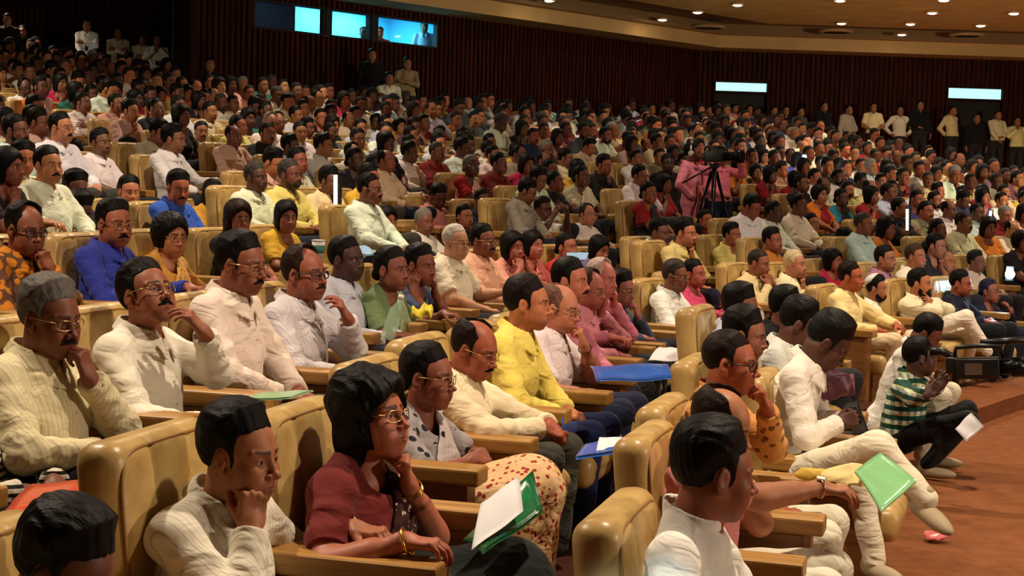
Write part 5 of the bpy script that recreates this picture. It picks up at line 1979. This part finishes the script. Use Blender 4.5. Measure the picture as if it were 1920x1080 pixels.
# ------------------------------------------------------------------ seats
allseats = [(s[5], s) for s in SEATS]
for rec in empt: allseats.append((rec[0], (rec[1], rec[0], rec[4], heading(rec[1], rec[0]), 'empty', rec[0], (rec[6], rec[7], 'e'))))
for rec in far: allseats.append((rec[0], (rec[1], rec[0], rec[4], heading(rec[1], rec[0]), 'far', rec[0], None)))
allseats.sort(key=lambda t: t[0])
seat_plain = make_seat('x'); tr_plain = tree_of(seat_plain)
seat_end = make_seat('x', True); tr_end = tree_of(seat_end)
first = {0: True, 1: True}
rowcount = {}
lbls = set()
solid = allseats[:300]
order = sorted(range(len(solid)), key=lambda i: solid[i][1][0] / solid[i][1][1])
rankrow = {}
for idx in order:
    s = solid[idx][1]
    r = radial(s[0], s[1]); rr = int(round(r / .525))
    j = rankrow.get(rr, 0); rankrow[rr] = j + 1
    near_end = s[1] < 4.6 or s[4].startswith(('man in cream kurta with short',)) or not any(0 < math.hypot(s[0] - t[1][0], s[1] - t[1][1]) < 1.15 and t[1][1] < s[1] - .1 and abs(radial(t[1][0], t[1][1]) - r) < .3 for t in solid)
    base, tr = (seat_end, tr_end) if near_end else (seat_plain, tr_plain)
    if first[int(near_end)]:
        o = base; first[int(near_end)] = False
    else:
        o = copy_tree(base, tr)
    hh_ = s[3]
    o.location = (s[0] - math.cos(hh_) * .02, s[1] - math.sin(hh_) * .02, s[2] - (.045 if s[1] > 9 else 0)); o.rotation_euler = (0, 0, hh_)
    lb = s[4]
    if lb == 'empty': lb = 'empty tan leather seat, %s row line from the front, %s from left' % (ordn(max(rr, 0)), ordn(j))
    elif lb.startswith('seat of') or lb == 'far': lb = 'tan leather seat under a sitter, %s row line from the front, %s from left' % (ordn(max(rr, 0)), ordn(j))
    else: lb = 'tan leather seat of the ' + ' '.join(lb.split()[:11]).rstrip(',')
    tag(o, lb, 'seat', 'tan leather auditorium seats')
VS, FS, n_ = [], [], 0
for _, s in allseats[300:]:
    a = s[3]
    R = np.array([[math.cos(a), -math.sin(a), 0], [math.sin(a), math.cos(a), 0], [0, 0, 1]], np.float32)
    for v, f in (bgeo2, sgeo2):
        VS.append(v @ R.T + A32((s[0], s[1], s[2] - .06))); FS.append(f + n_); n_ += len(v)
o = obj_from('auditorium_seating', np.concatenate(VS), np.concatenate(FS), M['leather'])
tag(o, 'tan leather seats of the upper rows, mostly hidden behind their sitters', 'seats', 'tan leather auditorium seats', 'stuff')
print('seats', round(time.time() - T0, 1), flush=True)

# ------------------------------------------------------------------ people on their feet
def stand(px, py, y, label, face_at=None, **k):
    q = at_depth(px, py, y)
    hd = heading(q[0], q[1]) if face_at is None else math.radians(face_at)
    zf = q[2] - 1.56 * k.pop('tall', 1.0)
    return dict(k, stand=True, hz=1.56, hx=0, lower=True), (q[0], q[1]), zf, hd, y, label


ST = []
D2 = dict
for a in [
    (163, 48, 30.5, 'standing usher in white shirt and dark tie holding a glowing phone', dict(top=W2, arms=('fold', 'phone'), hair=THICK)),
    (222, 62, 30.8, 'standing usher in cream shirt and tie with crossed arms by the wall', dict(top=CRM, arms=('fold', 'fold'))),
    (267, 74, 31.0, 'standing usher in white shirt with a bag strap, left of the pier', dict(top=CRM, arms=('lapin', 'hang'), hair=BOB)),
    (295, 76, 30.6, 'standing usher with black tie raising something to the mouth', dict(top=W2, arms=('mouth', 'off'))),
    (14, 38, 29.5, 'tall person in black at the top left edge of the photo', dict(top=(12, 12, 14), arms=('hang', 'lapin'))),
    (42, 60, 30.0, 'second dark-clad person beside the tall one at the left wall', dict(top=(16, 16, 20), arms=('hang', 'hang'))),
    (394, 122, 26.5, 'dark-clad person standing in shade before the slatted wall', dict(top=(20, 18, 20), arms=('hang', 'hang'))),
    (698, 104, 29.5, 'dark-clad person standing below the left booth pane', dict(top=(14, 12, 12), arms=('hang', 'hang'))),
    (730, 148, 28.5, 'person in white shirt standing low before the back wall', dict(top=W1, arms=('fold', 'fold'))),
    (764, 120, 29.5, 'man in beige shirt standing below the right booth pane', dict(top=(150, 128, 92), arms=('fold', 'lapin'))),
]: ST.append(stand(*a[:4], face_at=-75, **a[4]))
for a in [
    (1346, 200, 'standing man in cream shirt under the left lit transom', dict(top=CRM, arms=('fold', 'fold'))),
    (1379, 204, 'standing man in pink shirt under the left lit transom', dict(top=(206, 140, 140), arms=('fold', 'fold'))),
    (1406, 206, 'standing man in grey shirt at the left doorway', dict(top=(120, 112, 104), arms=('lapin', 'lapin'))),
    (1452, 208, 'standing man in dim grey just right of the left doorway', dict(top=(60, 52, 52), arms=('hang', 'lapin'))),
    (1474, 208, 'standing man in black coat and pale tie by the slatted wall', dict(top=(22, 20, 22), arms=('hang', 'hang'))),
    (1502, 210, 'standing man in black waistcoat with grey sleeves by the slatted wall', dict(top=(90, 84, 84), arms=('lapin', 'hang'))),
    (1546, 200, 'standing broad man in black jacket left of the slatted wall centre', dict(top=(14, 13, 15), arms=('lapin', 'lapin'), fat=1.2)),
    (1592, 206, 'standing man in dim white shirt turned sideways', dict(top=(170, 158, 140), arms=('lapin', 'hang'))),
    (1638, 202, 'standing man in short-sleeved cream shirt holding his hands together', dict(top=(232, 214, 160), sleeve='short', arms=('lapin', 'lapin'))),
    (1688, 208, 'standing man in grey-white shirt with both hands on his hips', dict(top=(210, 200, 180), arms=('hip', 'hip'))),
    (1726, 198, 'standing tall man in black beside the hands-on-hips man', dict(top=(12, 12, 14), arms=('hang', 'lapin'), fat=1.25)),
    (1787, 208, 'standing man in beige shirt before the right doorway', dict(top=(206, 190, 140), arms=('back', 'back'))),
    (1832, 222, 'standing dark figure inside the right doorway', dict(top=(16, 16, 18), arms=('hang', 'hang'))),
    (1872, 216, 'standing man in cream shirt reading under the right lit transom', dict(top=(214, 200, 160), arms=('lapin', 'write'))),
    (1908, 228, 'standing man in yellowish white at the right edge of the photo', dict(top=(226, 214, 150), arms=('hang', 'off'))),
]:
    d = WA + su * side_t(a[0]) + sn * 1.3
    ST.append(stand(a[0], a[1], d[1], a[2], face_at=-70 + 25 * math.sin(a[0]), **a[3]))
ST.append(stand(1300, 294, 19.6, 'cameraman in long pink kurta and white headphones behind the tripod', face_at=-20, top=(224, 130, 150), arms=('photo', 'hip'), skirt=True, legs=(224, 130, 150), hair=THICK, skin=(130, 80, 60), tall=.97, fat=1.12))
ST.append(stand(1352, 300, 20.8, 'helper in pink shirt on the right of the tripod', face_at=-60, top=(214, 110, 130), arms=('photo', 'lapin'), skin=(150, 90, 66), hair=THICK, tall=.97, legs=(24, 30, 60)))
ST.append(stand(1252, 318, 20.6, 'dark-clad person standing in shadow left of the pink kurta', face_at=-80, top=(18, 14, 16), arms=('hang', 'hang'), legs=(14, 12, 14), hair=THICK, skin=(70, 44, 36), tall=.95, fat=1.2))
# in the booth
for px, dy, lb, tp, ar in ((796, 1.2, 'man in pale blue shirt at the desk in the right booth pane', (170, 200, 230), ('lapin', 'lapin')),
                       (712, .9, 'person in crimson seen at the left of the right booth pane', (190, 40, 60), ('lapin', 'lapin')),
                       (682, .8, 'dark-haired person seen in the middle booth pane', (30, 50, 70), ('lapin', 'lapin'))):
    t = wall_t(px); b = WP(t, -dy, 0)
    zz = {796: 51, 712: 62, 682: 62}[px]
    ST.append(stand(px, zz, b[1], lb, face_at=-80, top=tp, arms=ar))
assert len(ST) == n_stand, len(ST)
with ThreadPoolExecutor(4) as ex:
    gs = list(ex.map(lambda a: person_geo(a[0], .0125 if a[4] > 22 else .009), ST))
for a, g in zip(ST, gs):
    z = a[2]
    o = link_person(g, (a[1][0], a[1][1], z), a[3], a[5])
    INFO[a[5]] = (o, g[1], a[1], z, a[3])
    # a step of the walkway under the feet where the rows end
print('standing', round(time.time() - T0, 1), flush=True)
# ------------------------------------------------------------------ things held, worn and lying about
M['green_plastic'] = plain('green_plastic', (24, 110, 66), 0.22, noise=.12, scale=14, bmp=.004)
M['mint_plastic'] = plain('mint_plastic', (140, 200, 140), 0.18, noise=.1, scale=14, bmp=.004)
M['blue_plastic'] = plain('blue_plastic', (44, 104, 205), 0.2, noise=.12, scale=14, bmp=.004)
M['red_plastic'] = plain('red_plastic', (214, 60, 28), 0.22, noise=.12, scale=14, bmp=.005)
M['pale_blue'] = plain('pale_blue_paper', (140, 180, 220), 0.6)
M['pink_plastic'] = plain('pink_plastic', (220, 110, 110), 0.3, bmp=.01, scale=20)
M['yellow_plastic'] = plain('yellow_plastic', (236, 214, 60), 0.3, bmp=.01, scale=20)
M['ink'] = plain('ink', (30, 40, 90), 0.6)
M['blue_band'] = plain('blue_band', (40, 84, 160), 0.5)
M['white_band'] = plain('white_band', (225, 222, 214), 0.5)
M['screen'] = emit('phone_screen', (150, 210, 255), 2.5)
M['bottle'] = plain('clear_bottle', (170, 200, 170), 0.08)
M['bottle'].node_tree.nodes['Principled BSDF'].inputs['Alpha'].default_value = .45


def corner(c):
    return at_depth(c[0], c[1], c[2])


def sheet(name, corners, mat, label=None, cat=None, th=.004, bend=.0, parent=None, n=8, group=None):
    """a thin sheet of plastic or paper spanned between four corners, slightly bent"""
    A, B, C_, D = [np.asarray(c, float) if len(c) == 3 and not isinstance(c, tuple) else corner(c) for c in corners]
    nm = unit(np.cross(B - A, D - A))
    if nm[2] < 0: nm = -nm
    v = []
    for lay in (0, 1):
        for i in range(n + 1):
            for j in range(n + 1):
                u, w = i / n, j / n
                p = (A * (1 - u) + B * u) * (1 - w) + (D * (1 - u) + C_ * u) * w
                p = p + nm * (bend * (math.sin(math.pi * u) + .35 * math.sin(2.5 * math.pi * w + u * 3)) + (th if lay else 0))
                v.append(p)
    N1 = (n + 1) ** 2
    f = []
    for i in range(n):
        for j in range(n):
            a = i * (n + 1) + j
            f.append((a, a + 1, a + n + 2, a + n + 1)); f.append((N1 + a, N1 + a + n + 1, N1 + a + n + 2, N1 + a + 1))
    for i in range(n):
        for a, b in ((i * (n + 1), (i + 1) * (n + 1)), (i * (n + 1) + n, (i + 1) * (n + 1) + n), (i, i + 1), (n * (n + 1) + i, n * (n + 1) + i + 1)):
            f.append((a, b, N1 + b, N1 + a))
    o = obj_from(name, np.array(v), f, mat, parent)
    if label: tag(o, label, cat or name.replace('_', ' '), group)
    return o


GF = 'plastic folders'
fo = sheet('plastic_folder', [(905, 1040, 3.72), (870, 1016, 3.95), (1000, 885, 4.20), (1019, 962, 4.02)], M['green_plastic'], 'dark green plastic folder held upright on the lap of the woman in maroon', 'folder', .008, .008, group=GF)
sheet('letter_sheet', [(884, 1032, 3.74), (902, 944, 3.94), (973, 893, 4.07), (981, 960, 3.90)], M['paper'], 'white handwritten letter sheet lying on the dark green folder', 'paper', .001, .006)
bf = sheet('plastic_folder', [(1080, 862, 5.45), (1098, 838, 5.75), (1168, 822, 5.8), (1158, 850, 5.45)], M['blue_plastic'], 'blue plastic folder under the hands of the man writing in cream shirt', 'folder', .012, .002, group=GF)
sheet('note_paper', [(1118, 846, 5.5), (1124, 820, 5.75), (1173, 820, 5.75), (1150, 842, 5.5)], M['paper'], 'white note paper the man in cream shirt is writing on', 'paper', .001, .003)
sheet('plastic_folder', [(1118, 716, 6.3), (1106, 689, 6.9), (1252, 684, 7.0), (1259, 712, 6.4)], M['blue_plastic'], 'bright blue plastic folder lying beyond the yellow-shirted man', 'folder', .008, .012, group=GF)
sheet('plastic_folder', [(-4, 990, 3.6), (62, 915, 4.1), (188, 907, 4.1), (146, 985, 3.6)], M['red_plastic'], 'orange-red plastic folder lying at the left edge behind the curly head', 'folder', .012, .010, group=GF)
sheet('plastic_folder', [(196, 894, 3.85), (246, 838, 4.3), (358, 824, 4.3), (300, 872, 3.9)], M['green_plastic'], 'green plastic folder below the grey-haired man in striped shirt', 'folder', .008, .014, group=GF)
sheet('plastic_folder', [(1652, 962, 4.95), (1602, 886, 5.15), (1648, 852, 5.4), (1716, 906, 5.2)], M['mint_plastic'], 'pale green see-through folder held over the cream trousers at the aisle', 'folder', .010, .004, group=GF)
sheet('plastic_folder', [(455, 752, 4.7), (500, 738, 5.0), (588, 734, 5.0), (548, 748, 4.7)], M['mint_plastic'], 'mint folder edge showing above the seat behind the fist-on-cheek man', 'folder', .006, .003, group=GF)
sheet('leaflet', [(1216, 676, 8.3), (1236, 651, 8.9), (1272, 653, 8.9), (1273, 678, 8.3)], M['paper'], 'white leaflet under the armrest near the blue folder', 'paper', .002, .008)
sheet('leaflet', [(1064, 488, 9.9), (1062, 474, 10.1), (1104, 474, 10.1), (1100, 487, 9.9)], M['pale_blue'], 'pale blue leaflet held before the woman with centre-parted hair', 'paper', .002, .002)
sheet('cloth_bundle', [(668, 478, 9.6), (672, 462, 9.9), (690, 464, 9.9), (700, 480, 9.6)], M['pale_blue'], 'light blue cloth left on a seat top below the magenta blouse', 'cloth', .01, .01)


def ring(name, info, side, mat, back, r, w=.004, parent=None, n=1, gap=.008):
    S0, E, W, RH, ch = info['arms'][side]
    u = unit(W - E)
    R = frame_xz(u, (0.2, .3, 1))
    out = []
    for i in range(n):
        c = W - u * (back + gap * i)
        m = MB()
        m.tube([c + R[:, 1] * r * math.cos(t) + R[:, 2] * r * math.sin(t) for t in np.linspace(0, 2 * math.pi, 25)[:-1]], w, 8, closed=True)
        out.append(m.build(name, mat, parent, smooth=True))
    return out


def who(start):
    for k, v in INFO.items():
        if k.startswith(start): return v
    raise KeyError(start)


o, inf = who('woman in maroon')[:2]
ring('bangle', inf, -1, M['gold'], .000, .037, .0035, o)
ring('bangle', inf, 1, M['gold'], .012, .034, .0018, o, 3, .006)
o, inf = who('bald man in pink')[:2]
ring('bracelet', inf, 1, M['white_band'], .020, .034, .005, o); ring('bracelet', inf, 1, M['blue_band'], .032, .036, .006, o)
w = ring('wristwatch', inf, -1, M['frame_metal'], .010, .033, .004, o)[0]
S0, E, W, RH, ch = inf['arms'][-1]
m = MB(); m.box(W - unit(W - E) * .010 + RH[:, 2] * .034, (.028, .030, .008), RH, .003); m.build('watch_dial', M['white_band'], w)
o, inf = who('balding man in white shirt with knuckles')[:2]
ring('bracelet', inf, 1, M['frame'], .020, .033, .003, o)
o, inf = who('balding man in cream')[:2]
S0, E, W, RH, ch = inf['arms'][-1]


def world(v, rec):
    o, inf, org, zf, hd = rec
    v = np.asarray(v, float)
    return np.array([org[0] + v[0] * math.cos(hd) - v[1] * math.sin(hd), org[1] + v[0] * math.sin(hd) + v[1] * math.cos(hd), zf + v[2]])


rec = who('balding man in cream')
tip = W + RH @ np.array([.12, .02, -.05])
m = MB(); m.tube([world(tip, rec), world(tip + RH @ np.array([-.06, .01, .11]), rec)], .004, 8)
pen = m.build('pen', M['blue_plastic'], None, True); m = MB(); m.tube([world(tip, rec), world(tip + RH @ np.array([.006, 0, -.012]), rec)], [.003, .001], 8); m.build('nib', M['steel'], pen)
tag(pen, 'blue pen in the fingers of the man in cream shirt', 'pen')


def phone(rec, side, label, mat):
    S0, E, W, RH, ch = rec[1]['arms'][side]
    c = world(W + RH @ np.array([.085, 0, -.035]), rec)
    hd = rec[4]; Rz = rotm(math.degrees(hd), 0, 0)
    m = MB(); m.box(c, (.075, .150, .010), Rz @ RH, .004)
    o = m.build('smartphone', M['black'])
    m = MB(); m.box(c - (Rz @ RH)[:, 2] * .0058, (.066, .138, .001), Rz @ RH); m.build('screen', mat, o)
    tag(o, label, 'phone')


phone(who('man in white shirt with thick black hair bending'), 1, 'black smartphone in the hands of the man bending over', M['lens'])
phone(who('standing usher in white shirt and dark tie'), -1, 'glowing smartphone in the hand of the usher at the left wall', M['screen'])

# worn things: cap, headphones, ties
rec = who('black-bearded man in white robe'); inf = rec[1]
m = MB(); prof = []
for i in range(9):
    a = i / 8 * math.pi / 2
    prof.append((.100 * math.cos(a) + .001, .055 * math.sin(a)))
ax = inf['Rh'] @ np.array([-.60, 0, 1.0])
m.lathe([(.088, -.02)] + [(a * .88, b) for a, b in prof], inf['hc'] + inf['Rh'] @ np.array([-.060, 0, .078]), axis=ax, n=28)
m.build('cap', M['white_band'], rec[0], True)
rec = who('cameraman in long pink'); inf = rec[1]
m = MB(); m.tube([inf['hc'] + inf['Rh'] @ np.array([-.015, .098 * math.cos(t), .03 + .115 * math.sin(t)]) for t in np.linspace(0, math.pi, 15)], .012, 8)
hpn = m.build('headphones', M['white_band'], rec[0], True)
m = MB()
for s in (1, -1): m.lathe([(.036, -.012), (.038, .006), (.03, .014)], inf['hc'] + inf['Rh'] @ np.array([-.012, .086 * s, -.005]), axis=inf['Rh'] @ np.array([0, s, 0]), n=16)
m.build('ear_cup', M['white_band'], hpn, True)
for st_ in ('standing usher in white shirt and dark', 'standing usher in cream', 'standing usher with black tie', 'standing man in black coat'):
    rec = who(st_); inf = rec[1]; NB_, RT_ = inf['NB'], inf['RT']
    m = MB(); m.add([NB_ + RT_ @ np.array(v) for v in ((.085, -.018, -.01), (.085, .018, -.01), (.150, .035, -.36), (.150, 0, -.42), (.150, -.035, -.36), (.070, -.018, -.01), (.070, .018, -.01), (.13, .035, -.36), (.13, 0, -.42), (.13, -.035, -.36))],
                   [(0, 1, 2, 3, 4), (9, 8, 7, 6, 5), (0, 5, 6, 1), (1, 6, 7, 2), (2, 7, 8, 3), (3, 8, 9, 4), (4, 9, 5, 0)])
    m.build('tie', M['black'] if 'coat' not in st_ else M['white_band'], rec[0])

# camcorder of the squatting videographer
cp = at_depth(1832, 690, 9.0); Rc = rotm(-18, -4, 0)
T3 = lambda v: cp + Rc @ np.array(v)
m = MB(); m.box(T3((0, 0, 0)), (.26, .10, .13), Rc, .015); m.box(T3((-.14, 0, .02)), (.08, .085, .10), Rc, .012)
cc = m.build('camcorder', M['black'], None, True)
m = MB(); m.lathe([(.045, 0), (.048, .06), (.060, .07), (.062, .14), (.050, .14), (.046, .10)], T3((.13, 0, .005)), axis=Rc[:, 0], n=24); m.build('lens_barrel', M['black_metal'], cc, True)
m = MB(); m.lathe([(.046, 0), (.03, .006), (.005, .008)], T3((.235, 0, .005)), axis=Rc[:, 0], n=20); m.build('lens', M['lens'], cc, True)
m = MB(); m.tube([T3((-.13, 0, .06)), T3((-.12, 0, .125)), T3((.02, 0, .135)), T3((.14, 0, .13)), T3((.15, 0, .07))], .014, 10); m.build('handle', M['black'], cc, True)
m = MB(); m.tube([T3((.02, .04, .15)), T3((.30, .04, .165))], [.018, .022], 12); m.build('microphone', M['black'], cc, True)
m = MB(); m.tube([T3((-.14, 0, .07)), T3((-.20, .02, .10)), T3((-.27, .03, .10))], [.02, .024, .034], 12); m.build('viewfinder', M['black'], cc, True)
m = MB(); m.box(T3((-.02, -.056, 0)), (.10, .006, .07), Rc, .002); m.build('flip_screen', M['steel'], cc)
tag(cc, 'black shoulder camcorder with top handle held by the squatting videographer', 'video camera')

# tripod camera in the middle of the hall
bp = at_depth(1340, 300, 19.3)
zf = floor_at(radial(bp[0], bp[1]), math.atan2(bp[1] - 1, 20.6 - bp[0]))
tp = empty('camera_tripod', (bp[0], bp[1], zf)); hh = bp[2] - zf - .15
for i in range(3):
    a = 2 * math.pi * i / 3 + .4
    m = MB(); m.tube([(0.03 * math.cos(a), .03 * math.sin(a), hh), (.42 * math.cos(a), .42 * math.sin(a), 0)], [.022, .014], 8)
    m.tube([(0.05 * math.cos(a + .1), .05 * math.sin(a + .1), hh), (.24 * math.cos(a + .05), .24 * math.sin(a + .05), hh * .42)], .012, 8)
    lg = m.build('leg', M['black_metal'], tp, True)
m = MB(); m.tube([(0, 0, hh - .35), (0, 0, hh + .06)], .03, 12); m.build('centre_column', M['black_metal'], tp, True)
m = MB(); m.box((0, 0, hh + .08), (.12, .12, .06), None, .01); m.build('pan_head', M['black'], tp)
m = MB(); m.tube([(-.04, 0, hh + .06), (-.42, -.12, hh - .16)], .012, 8); m.build('pan_handle', M['black_metal'], tp, True)
tag(tp, 'black camera tripod standing beside the cameraman in pink', 'tripod')
Rt = rotm(-32, 0, 0) * .72; T4 = lambda v: np.array([bp[0], bp[1], zf + hh + .20]) + Rt @ np.array(v)
m = MB(); m.box(T4((0, 0, 0)), (.36, .16, .20), Rt, .02); m.box(T4((-.2, 0, -.02)), (.10, .12, .14), Rt, .02)
tc = m.build('television_camera', M['black'], None, True)
m = MB(); m.lathe([(.06, 0), (.065, .16), (.085, .18), (.085, .26), (.07, .26)], T4((.18, 0, 0)), axis=Rt[:, 0], n=20); m.build('lens_barrel', M['black_metal'], tc, True)
m = MB(); m.tube([T4((-.15, 0, .10)), T4((-.12, 0, .17)), T4((.12, 0, .17)), T4((.15, 0, .10))], .016, 8); m.build('handle', M['black'], tc, True)
m = MB(); m.box(T4((-.05, .12, .10)), (.14, .08, .07), Rt, .01); m.build('viewfinder', M['black'], tc)
tag(tc, 'black television camera mounted on the tripod, pointing right', 'video camera')

# light tubes at the aisles
for (px, y0, y1, Y, lb) in ((629, 328, 392, 12.6, 'upright glowing tube beside the grey-haired men left of centre'), (1701, 392, 432, 18.0, 'upright glowing tube in the right block above the greying man'), (1852, 395, 430, 18.6, 'slanted glowing tube near the right edge, above the boy')):
    a = at_depth(px, y1, Y); b = at_depth(px + (6 if px > 1800 else 0), y0, Y)
    m = MB(); m.tube([a, b], .016, 10); o = m.build('light_tube', M['wand'], None, True)
    m = MB(); m.tube([a - (b - a) * .08, a], .024, 10); m.tube([b, b + (b - a) * .06], .024, 10); m.box((a + b) / 2 + np.array([.035, .03, 0]), (.03, .03, float(np.linalg.norm(b - a)) * 1.1)); m.build('tube_holder', M['black'], o)
    tag(o, lb, 'light', 'aisle light tubes')

# two phone torches shining at the camera
for (px, py, Y, lb, e) in ((1508, 298, 24.0, 'blazing phone torch in the dark middle of the far crowd', 4), (1893, 513, 14.6, 'blazing phone torch at the right edge above the headscarf', 4)):
    c = at_depth(px, py, Y)
    R = rotm(-100, 10, 0)
    m = MB(); m.box(c, (.008, .075, .15), R, .003); o = m.build('torch_phone', M['black'])
    m = MB(); m.lathe([(.030, 0), (.045, .012), (.045, .03), (.026, .046), (.008, .05)], c + R[:, 0] * .004, axis=R[:, 0], n=16); m.build('torch_glow', M['flash'], o, True)
    tag(o, lb, 'phone')
    g = c + R[:, 0] * .12
    lamp('torch_light', 'POINT', tuple(g), e, (.6, .9, 1.0), size=.05)

# drinks, packets, litter
c = at_depth(597, 468, 10.2)
m = MB(); m.lathe([(.036, -.06), (.046, .06), (.042, .06)], c, n=20); cu = m.build('paper_cup', M['white_band'], None, True)
m = MB(); m.lathe([(.0395, -.025), (.0435, .03)], c + np.array([0, 0, 0]), n=20); m.build('cup_print', plain('teal_print', (70, 150, 140), .6), cu, True)
m = MB(); m.lathe([(.048, .058), (.048, .066), (.03, .068)], c, n=20); m.build('lid', M['white_band'], cu, True)
tag(cu, 'white paper cup with teal print below the child in red', 'cup')
c = at_depth(738, 598, 7.0)
m = MB(); m.lathe([(.03, -.10), (.033, -.09), (.033, .04), (.012, .08), (.012, .10)], c, axis=(.3, .1, 1), n=18); bo = m.build('water_bottle', M['bottle'], None, True)
m = MB(); m.lathe([(.014, .098), (.014, .118), (.010, .12)], c, axis=(.3, .1, 1), n=14); m.build('bottle_cap', M['white_band'], bo, True)
tag(bo, 'clear water bottle on the lap of the woman in pale green', 'bottle')


def crumple(name, c, r, mat, label, cat, seed):
    rg = np.random.default_rng(seed); dr = rg.normal(size=(5, 3)).astype(np.float32); ph = rg.uniform(0, 6, 5)
    def g(P):
        d = ell(P, (0, 0, 0), r)
        for q, a in zip(dr, ph):
            d = d + .016 * np.abs(np.sin(P @ (q * 22) + a)) - .006
        return d
    v, f = sdf_mesh(g, -np.array(r) - .04, np.array(r) + .04, .006)
    o = obj_from(name, v, f, mat, None, smooth=False); o.location = tuple(c); tag(o, label, cat)
    return o


crumple('snack_packet', at_depth(797, 582, 7.0), (.075, .06, .05), M['yellow_plastic'], 'shiny yellow packet on the lap beside the clear bottle', 'packet', 3)
crumple('plastic_bag', on_height(1765, 1004, .03), (.10, .07, .03), M['pink_plastic'], 'crumpled pink plastic bag lying on the carpet of the aisle', 'bag', 4)
crumple('cloth_scarf', at_depth(1590, 893, 5.6), (.11, .07, .05), plain('cream_scarf', (226, 206, 140), .8), 'crumpled cream scarf behind the pale green folder', 'scarf', 6)
crumple('cloth_scarf', at_depth(1520, 890, 5.7), (.09, .06, .035), plain('yellow_scarf', (206, 172, 70), .8), 'crumpled mustard scarf on the seat in front of the cream scarf', 'scarf', 7)
crumple('shoulder_bag', at_depth(1566, 722, 6.9), (.11, .09, .08), plain('mauve_bag', (128, 76, 100), .5), 'mauve handbag below the face of the man bending over his phone', 'bag', 8)
sheet('paper_bag', [(1812, 828, 8.9), (1792, 806, 9.0), (1822, 775, 9.0), (1845, 800, 8.9)], M['paper'], 'white paper bag hanging at the knee of the squatting videographer', 'bag', .012, .01)
sheet('tablet_sheet', [(1535, 342, 24.0), (1541, 328, 24.2), (1558, 330, 24.2), (1558, 342, 24.0)], M['screen'], 'small glowing blue screen right of the torch in the far crowd', 'screen', .004, .0)
print('done', round(time.time() - T0, 1), 'verts', sum(len(o.data.vertices) for o in bpy.data.objects if o.type == 'MESH'), flush=True)
